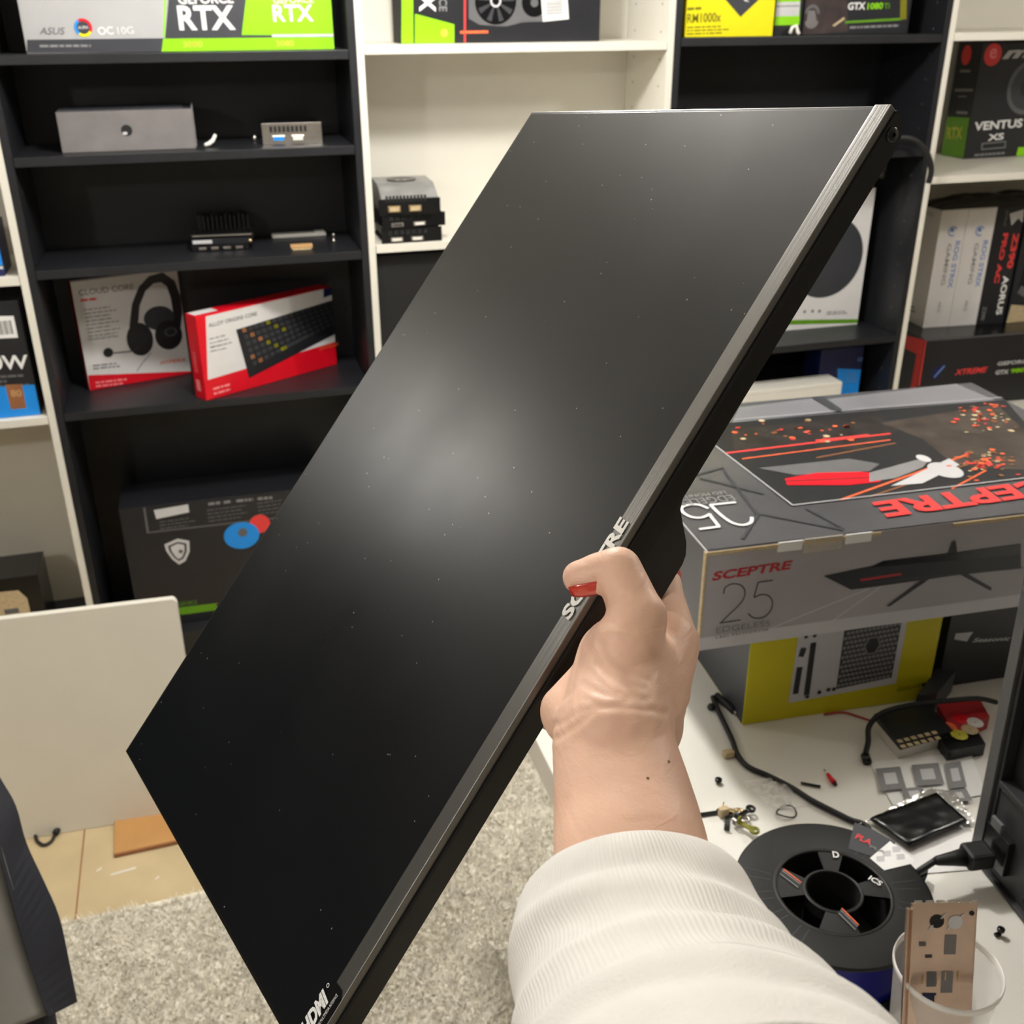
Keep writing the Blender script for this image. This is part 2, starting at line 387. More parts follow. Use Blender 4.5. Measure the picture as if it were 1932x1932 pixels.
b = carton('shipping_carton', 'grey cardboard carton with a round finger hole, second shelf of the left black bookcase', 'box', (118, 289), (370, 280), 1.3525, None, 0.15, dict(front='grey_card', top='charcoal', left='grey_card'), top=212)
rim = MB(); b.disc('front', (239, 246), 0.0125, 'black_matte', px=True, mb=rim); b.done('finger_hole', rim)
sl = MB(); b.poly('front', [(232, 249), (240, 249), (240, 254), (232, 254)], 'silver_line', px=True, mb=sl); b.done('inner_card', sl)
fl = MB(); fl.box((0.003, 0.002, b.h), (b.w-0.02, b.d, b.h+0.003), 'charcoal', bev=0.001); fl.build('lid_flap', b.root)
fl = MB(); fl.box((b.w, 0.002, 0.004), (b.w+0.003, b.d-0.01, b.h+0.006), 'grey_card', bev=0.001); fl.build('side_flap', b.root)

t = thing('plastic_clip', 'small curved white plastic clip between the grey carton and the metal bracket card', 'clip', onZ(398, 277, 1.353))
P = [Vector((-0.014, -0.006, 0.005)), Vector((-0.004, 0.0, 0.007)), Vector((0.006, 0.008, 0.013)), Vector((0.014, 0.012, 0.026))]
MB().tube(P, [0.004, 0.005, 0.005, 0.004], 'white_plastic', 10).build('body', t)

def gpu_card(label, loc, rz, w, d, h, shroud, vents=True, ports=('steel',), group=None, name='graphics_card', bracket='steel', fan=False, nv=9):
    t = thing(name, label, 'graphics card', loc, rz, group)
    mb = MB()
    if fan:
        Mx = Matrix(((0, 0, 1, 0.008), (1, 0, 0, 0), (0, 1, 0, 0), (0, 0, 0, 1)))
        mb.prism([(0.004, 0.004), (0.004, h*0.72), (d*0.30, h+0.006), (d*0.42, h+0.012), (d, h+0.012), (d, 0.004)], 0, w-0.012, shroud, Mx)
    else: mb.box((0.012, 0.012, 0.004), (w-0.004, d, h), shroud, bev=0.003)
    mb.build('shroud', t)
    MB().box((0.006, 0.006, 0.0), (w, d*0.96, 0.0035), 'pcb').build('circuit_board', t)
    hb_ = h*0.72 if fan else h
    mb = MB().box((0, 0, 0.0), (w, 0.0015, hb_), bracket, bev=0.0004)
    if vents:
        for k in range(nv): x = 0.018+k*(w-0.05)/nv; mb.box((x, -0.0006, h*0.58), (x+(w-0.05)/nv*0.62, 0.001, h*0.86), 'black_matte')
    mb.build('bracket', t)
    for k, pm in enumerate(ports):
        x = 0.022+k*(w-0.05)/max(1, len(ports))
        q = MB().box((x, -0.006, h*0.14), (x+0.032, 0.001, h*0.42), 'steel' if pm != 'brass' else 'brass', bev=0.002)
        q.box((x+0.004, -0.0065, h*0.19), (x+0.028, -0.006, h*0.37), {'blue': 'blue', 'white': 'white_plastic', 'brass': 'kraft', 'steel': 'charcoal'}[pm])
        q.build('video_port', t)
    if fan:
        q = MB().lathe([(0.036, 0.0), (0.038, 0.002), (0.034, 0.002), (0.012, -0.001), (0.001, 0.001)], 'black_gloss', 32, Matrix.Translation((w*0.5, d*0.66, h+0.0125)))
        q.build('fan', t)
    return t
A = onZ(495, 270, 1.353)
t = gpu_card('graphics card with a silver slotted bracket and blue port, right end of the second shelf', (A.x, A.y-0.03, 1.3525), math.radians(-3), 0.142, 0.12, 0.048, 'black_gloss', ports=('blue', 'white'), nv=9)
t = thing('screw_cap', 'tiny silver plug beside the bracketed card on the second shelf', 'plug', onZ(481, 266, 1.3525))
MB().lathe([(0.001, 0), (0.006, 0), (0.006, 0.008), (0.004, 0.014), (0.001, 0.015)], 'steel', 16).build('body', t)

# third shelf
A = onZ(362, 476, 1.10)
t = thing('drive_caddy', 'black slotted electronics module with silver strips on the third shelf', 'electronics', (A.x, A.y, 1.1005), math.radians(-5))
MB().box((0, 0, 0), (0.142, 0.075, 0.014), 'black_gloss', bev=0.002).build('base', t)
for k in range(4): MB().box((0.018+k*0.03, -0.0015, 0.004), (0.036+k*0.03, 0.001, 0.010), 'steel', bev=0.001).build('port', t)
MB().box((0.002, 0.006, 0.0142), (0.15, 0.07, 0.030), 'black_card', bev=0.002).build('middle_tray', t)
MB().box((0.004, 0.002, 0.018), (0.052, 0.0065, 0.027), 'silver_line', bev=0.002).build('silver_tab', t)
MB().box((0.0, 0.004, 0.0302), (0.155, 0.07, 0.042), 'black_gloss', bev=0.002).build('top_tray', t)
MB().box((0.006, 0.002, 0.036), (0.15, 0.0045, 0.039), 'steel', bev=0.0008).build('trim_strip', t)
MB().lathe([(0.001, 0), (0.005, 0), (0.005, 0.004), (0.001, 0.005)], 'brass', 12, Matrix.Translation((0.145, -0.001, 0.0225))@Matrix.Rotation(math.pi/2, 4, 'X')).build('screw', t)
A = onZ(370, 452, 1.10)
t = thing('cooler_block', 'dark lumpy heatsink block standing behind the silver-striped module', 'heatsink', (A.x+0.01, 0.19, 1.1005))
mb = MB()
for k in range(12): mb.box((k*0.011, 0, 0.004), (k*0.011+0.006, 0.06, 0.075-0.002*(k % 3)), 'black_matte')
mb.build('fins', t); MB().box((0, 0, 0), (0.13, 0.062, 0.0045), 'black_matte').build('base', t)
A = onZ(512, 447, 1.10)
t = thing('white_bar', 'long white plastic strip lying on the third shelf', 'plastic strip', (A.x, A.y-0.03, 1.1005), math.radians(-1))
MB().box((0, 0, 0), (0.142, 0.03, 0.010), 'white_plastic', bev=0.003).build('strip', t); MB().box((0.112, 0.004, 0.0101), (0.138, 0.026, 0.013), 'white_plastic', bev=0.001).build('raised_end', t)
A = onZ(549, 473, 1.10)
t = thing('wooden_block', 'small tan block near the front edge of the third shelf', 'block', (A.x, A.y, 1.1005), math.radians(-2))
MB().box((0, 0, 0.0035), (0.055, 0.022, 0.012), 'paper_brown', bev=0.002).build('block', t); MB().box((0.004, -0.001, 0), (0.051, 0.021, 0.0034), 'kraft', bev=0.001).build('base', t)
t = thing('standoff_screw', 'tiny upright metal screw right of the white strip', 'screw', onZ(630, 455, 1.1005))
MB().lathe([(0.001, 0), (0.005, 0), (0.005, 0.003), (0.0025, 0.004), (0.0025, 0.014), (0.005, 0.015), (0.005, 0.019), (0.001, 0.02)], 'steel', 12).build('body', t)

# headset box
b = carton('headset_box', 'white and red carton printed with a black headset, lower left shelf', 'box', (170, 737), (366, 703), 0.7487, None, 0.034, dict(front='white_card', left='red'), w=0.268, top=530)
b.poly('front', [(166, 708), (420, 690), (420, 735), (170, 740)], 'red', px=True)
b.poly('front', [(0, 0.29), (0.26, 0.29), (0.26, 0.285), (0, 0.285)], 'grey_ink')
b.text('front', 'CLOUD CORE', (149, 558), (253, 546), 0.015, 'grey_ink', px=True, bold=0.01); b.lines('front', (152, 567), (195, 562), 1, 0.01, 0.006, 'red_ink', px=True)
b.lines('front', (158, 585), (222, 577), 9, 0.0098, 0.0022, 'mid_grey', px=True, seed=4)
b.lines('front', (165, 640), (220, 632), 1, 0.01, 0.006, 'silver_card', px=True, seed=6); b.lines('front', (175, 690), (235, 684), 2, 0.008, 0.004, 'grey_ink', px=True)
b.text('front', 'HYPERX', (302, 688), (352, 681), 0.010, 'orange_ink', px=True, shear=0.3, bold=0.01)
b.lines('front', (180, 722), (250, 714), 2, 0.010, 0.005, 'pink_ink', px=True, seed=9); b.done()
hp = MB()
def band(bx, pts, wds, m, mb, face='front'):
    P = [Vector(bx.px(face, *p)) for p in pts]; bx.lay += 1; lift = 0.0003+0.00006*bx.lay; vs = []; fs = []
    for i, p in enumerate(P):
        t_ = (P[min(i+1, len(P)-1)]-P[max(i-1, 0)]).normalized(); n_ = Vector((-t_.y, t_.x))*wds[i]/2
        vs += [bx.pt(face, p+n_, lift), bx.pt(face, p-n_, lift)]
    for i in range(len(P)-1): fs.append((2*i, 2*i+2, 2*i+3, 2*i+1))
    mb.add(vs, fs, m)
band(b, [(262, 650), (252, 615), (256, 575), (268, 545), (285, 528), (305, 523), (322, 535), (331, 560), (335, 590), (333, 625)], [0.02, 0.022, 0.02, 0.02, 0.022, 0.026, 0.026, 0.026, 0.024, 0.02], 'black_card', hp)
b.disc('front', (300, 600), 0.040, 'charcoal', px=True, mb=hp, sy=0.8); b.disc('front', (264, 640), 0.034, 'black_card', px=True, mb=hp, sy=1.3); b.disc('front', (318, 632), 0.036, 'black_card', px=True, mb=hp, sy=1.1)
b.disc('front', (322, 626), 0.016, 'mid_grey', 0.013, px=True, mb=hp, sy=0.7)
b.disc('front', (204, 665), 0.0125, 'black_card', px=True, mb=hp); band(b, [(212, 666), (245, 663), (262, 655)], [0.003]*3, 'charcoal', hp)
band(b, [(285, 665), (268, 685), (258, 700)], [0.002]*3, 'grey_ink', hp)
b.done('headset_picture', hp)

# keyboard box
A = Vector((0.362, -0.004, 0.7485)); B_ = Vector((0.722, 0.205, 0.7485))
b = Box('keyboard_box', 'red and white carton printed with a backlit keyboard, lower left shelf', 'box', (B_-A).length, 0.05, zat(A, 598)-0.7485, Matrix.Translation(A)@Matrix.Rotation(math.atan2(B_.y-A.y, B_.x-A.x), 4, 'Z'), 'red')
b.poly('front', [(388, 597), (648, 527), (650, 640), (392, 717)], 'white_card', px=True)
b.text('front', 'ALLOY ORIGINS CORE', (394, 618), (485, 595), 0.010, 'charcoal', px=True, bold=0.01)
b.lines('front', (395, 640), (435, 630), 3, 0.011, 0.003, 'grey_ink', px=True, seed=3); b.lines('front', (396, 655), (430, 648), 2, 0.011, 0.003, 'grey_ink', px=True, seed=5)
b.lines('front', (402, 734), (445, 722), 2, 0.013, 0.006, 'pink_ink', px=True, seed=8)
b.text('front', 'HYPERX', (602, 662), (640, 651), 0.009, 'orange_ink', px=True, shear=0.3, bold=0.01)
b.poly('front', [(610, 545), (640, 536), (640, 553), (610, 562)], 'blue_dark', px=True)
b.poly('left', [(0.012, 0.02), (0.03, 0.02), (0.03, 0.05), (0.012, 0.05)], 'pink_ink'); b.text('left', 'HYPERX', (0.028, 0.07), (0.028, 0.125), 0.014, 'pink_ink', shear=0.2)
b.done()
kb = MB(); q = [b.px('front', *p) for p in [(445, 622), (628, 566), (650, 606), (470, 713)]]
b.poly('front', [(445, 622), (628, 566), (650, 606), (640, 628), (470, 713)], 'black_card', px=True, mb=kb)
q = [Vector(b.px('front', *p)) for p in [(452, 618), (626, 566), (646, 604), (476, 694)]]
b.lay += 1
kc = [('orange_ink', 0.25), ('yellow_ink', 0.45), ('blue_dark', 2)]
for r in range(6):
    for c in range(16):
        u0, u1 = (c+0.2)/16, (c+0.85)/16; v0, v1 = (r+0.2)/6, (r+0.8)/6
        if r == 5 and 4 < c < 10: u0, u1 = (c)/16, (c+1)/16
        f = lambda u, v: q[0].lerp(q[1], u).lerp(q[3].lerp(q[2], u), v)
        ucol = (u0+v0*0.1)
        m_ = 'bronze' if ucol < 0.22 else 'olive_ink' if ucol < 0.5 else 'charcoal'
        if (r*3+c) % 4: m_ = 'charcoal'
        b.poly('front', [f(u0, v0), f(u1, v0), f(u1, v1), f(u0, v1)], m_, mb=kb, lift=0.0016)
b.done('keyboard_picture', kb)
st = MB(); b.poly('top', [(0.004, 0.01), (0.07, 0.01), (0.07, 0.045), (0.004, 0.045)], 'white_card', mb=st); b.done('top_sticker', st)

# bottom shelf dragon-shield box
A = Vector((0.10, 0.05, 0.0805))
b = Box('graphics_card_box', 'large black carton with silver shield logo, bottom of the left black bookcase', 'box', 0.56, 0.16, zat(A, 962)-0.08, Matrix.Translation(A), 'black_card')
b.poly('front', [(270, 958), (274, 958), (281, 1003), (277, 1006)], 'mid_grey', px=True); b.line('front', (277, 1005), (540, 975), 0.004, 'mid_grey', px=True)
for k, (x0, x1, y0) in enumerate([(393, 418, 951), (422, 440, 948), (446, 478, 945), (486, 522, 941)]): b.lines('front', (x0, y0), (x1, y0-3), 1, 0.01, 0.008, 'grey_ink', px=True, seed=k)
b.lines('front', (300, 985), (375, 975), 3, 0.010, 0.003, 'mid_grey', px=True); b.lines('front', (390, 963), (465, 953), 4, 0.011, 0.003, 'mid_grey', px=True, seed=2); b.lines('front', (485, 950), (540, 942), 4, 0.011, 0.003, 'mid_grey', px=True, seed=12)
b.done('specification_print'); b.text('front', 'GEFORCE', (337, 1143), (372, 1139), 0.012, 'green_dark', px=True); b.text('front', 'RTX', (378, 1150), (412, 1145), 0.014, 'yellow_ink', px=True)
b.poly('front', [(337, 1146), (405, 1138), (415, 1150), (340, 1160)], 'green_dark', px=True); b.done()
lg = MB(); sh = [(310, 1027), (335, 1016), (357, 1020), (358, 1040), (350, 1058), (338, 1065), (325, 1055), (314, 1040)]
b.poly('front', sh, 'silver_card', px=True, mb=lg); cx, cy = 336, 1039
b.poly('front', [(cx+(x-cx)*0.75, cy+(y-cy)*0.75) for x, y in sh], 'charcoal', px=True, mb=lg); b.poly('front', [(cx+(x-cx)*0.55, cy+(y-cy)*0.6) for x, y in sh], 'silver_line', px=True, mb=lg)
b.disc('front', (341, 1040), 0.006, 'mid_grey', px=True, mb=lg); b.done('shield_logo', lg)
fn = MB(); b.disc('front', (490, 988), 0.028, 'red_ink', px=True, mb=fn); b.disc('front', (456, 1010), 0.048, 'blue', px=True, mb=fn, sy=0.85); b.disc('front', (458, 1004), 0.013, 'mid_grey', px=True, mb=fn); b.done('fan_picture', fn)
st = MB(); b.poly('front', [(290, 962), (355, 951), (357, 966), (295, 979)], 'silver_line', px=True, mb=st); b.done('sticker', st)
A = onZ(262, 1200, 0.0805)
t = thing('small_carton', 'little grey and orange carton in front of the shield-logo box', 'box', (0.135, 0.0, 0.0805))
MB().box((0, 0, 0), (0.04, 0.03, 0.07), 'mid_grey', bev=0.002).build('carton', t); MB().box((0.004, -0.0006, 0.0702), (0.036, 0.028, 0.073), 'orange_ink').build('lid', t)

# ---- white bookcase C
b = carton('graphics_card_box', 'black carton with green stripes, fan picture and barcode sticker, middle white bookcase', 'box', (757, 84), (1131, 77), 1.5725, 0.27, 0.10, dict(front='black_card', left='black_matte'), yplane=0.06)
b.poly('front', [(757, -200), (777, -200), (780, 86), (757, 86)], 'green', px=True); b.poly('front', [(783, 26), (857, 46), (857, 84), (783, 86)], 'green', px=True)
b.text('front', 'RTX', (791, -60), (791, 22), 0.040, 'white_ink', px=True, bold=0.03) ; b.text('front', 'GEFORCE', (828, -70), (828, 21), 0.020, 'grey_ink', px=True, bold=0.02)
b.disc('front', (838, 62), 0.009, 'yellow_ink', px=True)
b.line('front', (877, -150), (877, 80), 0.005, 'red_ink', px=True); b.line('front', (868, 61), (921, 60), 0.006, 'orange_ink', px=True); b.done()
fn = MB(); b.poly('front', [(885, -100), (1025, -100), (1040, 40), (985, 42), (955, 50), (905, 47), (884, 35)], 'mid_grey', px=True, mb=fn)
b.disc('front', (935, 2), 0.052, 'black_gloss', px=True, mb=fn); b.disc('front', (1008, 5), 0.032, 'black_gloss', px=True, mb=fn)
for k in range(9):
    a = k*40; b.disc('front', (935, 2), 0.046, 'charcoal', 0.016, a, a+16, px=True, mb=fn, n=4)
b.disc('front', (935, 2), 0.014, 'silver_card', 0.009, px=True, mb=fn); b.disc('front', (1008, 5), 0.010, 'mid_grey', px=True, mb=fn); b.done('fan_picture', fn)
st = MB(); b.poly('front', [(1019, -20), (1069, -24), (1073, 36), (1024, 41)], 'white_ink', px=True, mb=st)
for k in range(14): b.line('front', (1030, 3+k*1.9), (1061, 1+k*1.9), 0.0008+0.0006*(k % 3 == 0), 'mid_grey', px=True, mb=st); b.lay -= 1
b.done('barcode_sticker', st)

# stack of three graphics cards
zz = 1.1125; A = onZ(722, 462, zz)
gpu_card('lowest graphics card of the stack of three in the white bookcase', (A.x, A.y+0.01, zz), 0.0, 0.155, 0.17, 0.036, 'black_gloss', ports=('white', 'white'), group='stacked graphics cards', bracket='black_gloss', nv=7)
gpu_card('middle graphics card of the stack of three in the white bookcase', (A.x+0.003, A.y+0.006, zz+0.0365), math.radians(5), 0.165, 0.18, 0.034, 'black_card', ports=('steel', 'white'), group='stacked graphics cards', bracket='black_gloss', nv=7)
gpu_card('grey-topped graphics card with round fan, topmost of its stack', (A.x-0.004, A.y+0.003, zz+0.071), math.radians(-2), 0.155, 0.19, 0.054, 'gpu_shroud', ports=('brass', 'brass'), group='stacked graphics cards', fan=True, bracket='black_gloss', nv=12)
t = thing('thin_black_panel', 'thin black board standing against the left side of the white bookcase', 'panel', (0.8205, 0.16, 1.1125))
MB().box((0, 0, 0), (0.003, 0.10, 0.20), 'black_card', bev=0.0006).build('board', t); MB().box((0, 0.002, 0.2002), (0.003, 0.014, 0.206), 'steel').build('tip', t)
b = Box('black_carton', 'plain black carton filling the space under the graphics card stack', 'box', 0.52, 0.2, 0.33, Matrix.Translation((0.822, 0.03, 0.7485)), 'black_matte')
b.poly('front', [(0.02, 0.02), (0.5, 0.02), (0.5, 0.024), (0.02, 0.024)], 'charcoal'); b.done()

# ---- black bookcase D
b = carton('power_supply_box', 'bright yellow carton with 1000x lettering on the top shelf', 'box', (1291, 74), (1457, 68), 1.5795, 0.2, 0.12, 'yellow', yplane=0.02)
b.poly('front', [(1352, -20), (1452, -20), (1397, 32)], 'charcoal', px=True); b.poly('front', [(1402, -8), (1408, -2), (1414, 4), (1404, 2)], 'silver_line', px=True)
b.text('front', 'RM1000x', (1296, 44), (1360, 41), 0.022, 'olive_ink', px=True, bold=0.02)
b.lines('front', (1297, 17), (1333, 15), 1, 0.01, 0.006, 'olive_ink', px=True); b.lines('front', (1296, 52), (1382, 49), 3, 0.0075, 0.003, 'olive_ink', px=True); b.done()
b = carton('graphics_card_box', 'small lime green and white carton between the yellow box and the black graphics card box', 'box', (1459, 68), (1510, 66), 1.5795, 0.2, 0.10, 'black_card', yplane=0.04)
b.poly('front', [(1460, -60), (1512, -60), (1508, 47), (1459, 48)], 'green', px=True); b.poly('front', [(1463, 4), (1510, 3), (1507, 30), (1461, 31)], 'silver_line', px=True)
b.line('front', (1464, 12), (1508, 11), 0.003, 'grey_ink', px=True); b.done()
t = thing('tie_wrap', 'small white crumpled tie at the foot of the green and white carton', 'cable tie', onY(1497, 63, 0.015)); t.location.z = 1.5795
MB().tube([(-0.01, 0, 0.006), (-0.004, 0.002, 0.02), (0.006, 0, 0.024), (0.010, -0.003, 0.010), (0.014, -0.006, 0.004)], 0.0045, 'white_plastic', 8).build('tie', t)
b = carton('graphics_card_box', 'black carton with green 1080 Ti lettering and small badge', 'box', (1512, 67), (1712, 61), 1.5795, 0.2, 0.10, dict(front='black_card', right='olive_ink'), yplane=0.055)
b.poly('front', [(1513, -100), (1595, -100), (1600, 60), (1513, 66)], mat('plum_print', lin(56, 44, 44), 0.5, nz=0.4, nscale=25), px=True)
b.text('front', 'GTX', (1599, 19), (1632, 18), 0.018, 'white_ink', px=True, bold=0.03); b.text('front', '1080', (1636, 18), (1665, 17), 0.016, 'green', px=True, bold=0.03); b.text('front', 'Ti', (1667, 17), (1678, 16), 0.014, 'green_dark', px=True, bold=0.02)
b.line('front', (1594, 42), (1700, 36), 0.006, 'green_dark', px=True); b.poly('front', [(1699, -60), (1712, -60), (1710, 36), (1698, 38)], 'olive_ink', px=True)
b.lines('front', (1603, 52), (1697, 48), 1, 0.01, 0.006, 'grey_ink', px=True, seed=2)
b.poly('front', [(1570, 48), (1592, 32), (1594, 36), (1574, 50)], 'kraft', px=True); b.done()
lg = MB(); b.disc('front', (1532, 26), 0.022, 'mid_grey', 0.014, 0, 180, px=True, mb=lg); b.poly('front', [(1525, 20), (1537, 20), (1541, 42), (1521, 42)], 'pink_ink' if False else 'grey_card', px=True, mb=lg)
b.disc('front', (1531, 40), 0.020, 'grey_card', 0, 180, 360, px=True, mb=lg, sy=0.9); b.done('badge', lg)

b = carton('console_box', 'white carton with a large black circle and green base line behind the monitor', 'box', (1380, 614), (1618, 607), 0.7485, None, 0.10, 'white_card', yplane=0.14, top=368)
b.disc('front', (1560, 486), 0.122, 'charcoal', px=True, n=60); b.poly('front', [(1370, 606), (1619, 602), (1619, 609), (1370, 616)], 'green_dark', px=True)
b.disc('front', (1533, 587), 0.005, 'grey_ink', px=True); b.disc('front', (1546, 587), 0.005, 'grey_ink', px=True); b.disc('front', (1518, 588), 0.005, 'grey_ink', px=True)
b.lines('front', (1560, 589), (1606, 587), 2, 0.006, 0.003, 'grey_ink', px=True); b.done()
b = Box('processor_box', 'dark blue carton with pale blue panel standing behind the white slab box', 'box', 0.15, 0.09, 0.243, Matrix.Translation((2.19, 0.09, 0.4505)), 'blue_dark')
b.poly('front', [(1580, 695), (1630, 697), (1627, 745), (1580, 745)], 'blue', px=True); b.disc('front', (1623, 678), 0.010, 'blue_pale', 0.006, px=True, sy=0.6)
b.lines('front', (1598, 705), (1622, 704), 4, 0.009, 0.003, 'blue_pale', px=True); b.done()
b = Box('white_slab_box', 'long plain white box on the shelf just above the printed monitor carton', 'box', 0.42, 0.08, 0.165, Matrix.Translation((1.80, -0.0, 0.4505))@Matrix.Rotation(math.radians(0.5), 4, 'Z'), 'white_plastic')
b.line('front', (0.0, 0.155), (0.42, 0.155), 0.0012, 'silver_card'); b.done('lid_seam')
t = thing('hanging_cable', 'thick black cable looping off the shelf edge beside the right white bookcase', 'cable')
pts = [onY(1668, 300, -0.02), onY(1680, 272, -0.015), onY(1702, 260, -0.02), onY(1728, 266, -0.03), onY(1748, 288, -0.035), onY(1757, 318, -0.035), onY(1752, 345, -0.03)]
def smooth(pts, n=6):
    out = []; P = [pts[0]]+list(pts)+[pts[-1]]
    for i in range(1, len(P)-2):
        for k in range(n):
            t_ = k/n; a, b_, c, d = P[i-1], P[i], P[i+1], P[i+2]
            out.append(0.5*((2*b_)+(c-a)*t_+(2*a-5*b_+4*c-d)*t_*t_+(3*b_-a-3*c+d)*t_**3))
    out.append(Vector(pts[-1])); return out
MB().tube(smooth([Vector(p) for p in pts]), 0.008, 'rubber', 10).build('cord', t)
MB().tube([Vector(pts[0]), Vector(pts[0])+Vector((-0.004, 0, -0.05))], 0.010, 'black_gloss', 10).build('connector', t)

# ---- white bookcase E
b = carton('graphics_card_box', 'black carton with VENTUS XS lettering and green corner panels, upper right', 'box', (1818, 300), (1932, 294), 1.2085, None, 0.11, dict(front='black_card', left='black_card'), w=0.38, top=81)
b.text('front', 'VENTUS', (1837, 247), (1928, 240), 0.026, 'white_ink', px=True, bold=0.03); b.text('front', 'XS', (1863, 266), (1893, 263), 0.020, 'white_ink', px=True, bold=0.03)
b.poly('front', [(1852, 270), (1898, 266), (1897, 279), (1851, 283)], 'grey_ink', px=True); b.poly('front', [(1854, 272), (1896, 268), (1895, 277), (1853, 281)], 'black_card', px=True)
b.lines('front', (1838, 293), (1915, 287), 1, 0.01, 0.007, 'grey_ink', px=True)
b.poly('front', [(1917, 294), (1921, 278), (1940, 277), (1940, 293)], 'green', px=True)
b.disc('front', (1873, 103), 0.032, 'red_ink', px=True); b.text('front', 'e', (1866, 112), (1880, 110), 0.03, 'pink_ink', px=True, bold=0.02); b.text('front', 'msi', (1890, 112), (1990, 105), 0.032, 'silver_card', px=True, bold=0.04, shear=0.3)
b.disc('front', (1940, 165), 0.08, 'mid_grey', 0.066, px=True); b.disc('front', (1940, 165), 0.066, 'charcoal', 0.03, px=True)
b.poly('left', [(1787, 220), (1830, 222), (1818, 299), (1770, 296)], 'green_dark', px=True); b.text('left', 'RTX', (1786, 262), (1815, 262), 0.035, 'yellow_ink', px=True, bold=0.02)
b.done('front_print'); b.done(); b.disc('left', (1824, 104), 0.022, 'red_ink', px=True, sy=1.3); b.done('logo'); b.line('left', (1812, 134), (1831, 134), 0.007, 'grey_ink', px=True)
b.line('left', (1802, 170), (1836, 170), 0.008, 'grey_ink', px=True); b.line('left', (1808, 182), (1824, 182), 0.004, 'grey_ink', px=True); b.line('left', (1805, 212), (1826, 213), 0.008, 'grey_ink', px=True); b.done()

ZB = 0.45; XT = 0.235
b = carton('graphics_card_box', 'long black carton with red corner and XTREME lettering, lowest at right', 'box', (1746, 640), (1932, 625), ZB+XT, 0, 0.24, 'black_card', w=0.48) if False else None
A = onZ(1746, 641, ZB+XT); B_ = onZ(1932, 626, ZB+XT); ang = math.atan2(B_.y-A.y, B_.x-A.x); A.z = ZB
b = Box('graphics_card_box', 'long black carton with red corner and XTREME lettering, lowest at right', 'box', 0.52, 0.27, XT-0.0005, Matrix.Translation(A)@Matrix.Rotation(ang, 4, 'Z'), dict(front='black_card', top='black_gloss', left='charcoal'))
b.poly('front', [(1741, 641), (1748, 641), (1735, 728), (1720, 728)], 'red_ink', px=True)
b.line('front', (1744, 643), (1940, 628), 0.004, 'mid_grey', px=True)
b.poly('left', [(1706, 632), (1745, 641), (1738, 672), (1708, 658)], 'red_ink', px=True); b.line('left', (1738, 650), (1722, 740), 0.03, 'red_ink', px=True)
b.text('front', 'XTREME', (1800, 708), (1862, 702), 0.019, 'red_ink', px=True, bold=0.03, shear=0.3)
b.poly('front', [(1758, 697), (1787, 685), (1775, 703), (1770, 716), (1756, 712)], 'blue_dark', px=True); b.line('front', (1762, 712), (1782, 690), 0.005, 'blue_pale', px=True)
b.text('front', 'GEFORCE', (1881, 690), (1945, 684), 0.013, 'silver_card', px=True, bold=0.03); b.text('front', 'GTX', (1877, 707), (1902, 705), 0.015, 'silver_card', px=True, bold=0.04); b.text('front', '980 Ti', (1906, 704), (1950, 700), 0.015, 'green', px=True, bold=0.03); b.done()
zt = ZB+XT
def strix(FL, FR, label):
    b = carton('motherboard_box', label, 'box', FL, FR, zt, None, 0.14, 'white_card', top=390, group='white spine cartons')
    w = b.w; e = b.h
    b.disc('front', (w*0.52, e*0.80), 0.016, 'blue_pale', 0.012, 30, 300); b.disc('front', (w*0.5, e*0.81), 0.007, 'blue_pale')
    b.done('logo'); b.text('front', 'ROG STRIX', (w*0.70, e*0.72), (w*0.70, e*0.33), 0.017, 'blue_pale', bold=0.02); b.text('front', 'GAMING', (w*0.42, e*0.70), (w*0.42, e*0.36), 0.014, 'grey_ink', bold=0.01)
    b.text('front', 'ASUS', (w*0.45, e*0.22), (w*0.45, e*0.13), 0.010, 'grey_ink')
    b.lines('left', (0.03, 0.05), (0.09, 0.05), 2, 0.012, 0.006, 'grey_ink'); b.poly('left', [(0.04, e*0.9), (0.1, e*0.9), (0.1, e*0.93), (0.04, e*0.93)], 'silver_card')
    b.done(); return b
strix((1741, 619), (1789, 616), 'white carton spine nearest the bookcase side, left of its twin')
strix((1789.6, 616), (1841, 613), 'white carton spine touching the black and red spine')
b = carton('motherboard_box', 'black carton spine with red and white vertical AORUS lettering', 'box', (1842, 613), (1892, 610), zt, None, 0.14, 'black_card', top=390)
w, e = b.w, b.h
b.text('front', 'AORUS', (w*0.66, e*0.42), (w*0.66, e*0.08), 0.022, 'white_ink', bold=0.03); b.done('white_lettering'); b.text('front', 'Z390', (w*0.72, e*0.78), (w*0.72, e*0.48), 0.022, 'red_ink', bold=0.04); b.text('front', 'PRO AC', (w*0.36, e*0.78), (w*0.36, e*0.36), 0.018, 'red_ink', bold=0.04)
b.poly('front', [(w*0.45, e*0.94), (w*0.95, e*0.97), (w*0.98, e*0.86), (w*0.8, e*0.9), (w*0.6, e*0.84)], 'silver_card'); b.done('logo'); b.text('front', 'AORUS', (w*0.3, e*0.97), (w*0.3, e*0.84), 0.009, 'grey_ink')
b.text('front', 'Z390', (w*0.12, e*0.16), (w*0.12, e*0.04), 0.014, 'grey_ink', bold=0.02); b.done()
b = carton('motherboard_box', 'black carton with a white lower corner at the right edge of the photo', 'box', (1898, 609.5), (1934, 606.5), zt, None, 0.12, 'black_card', w=0.22, top=392)
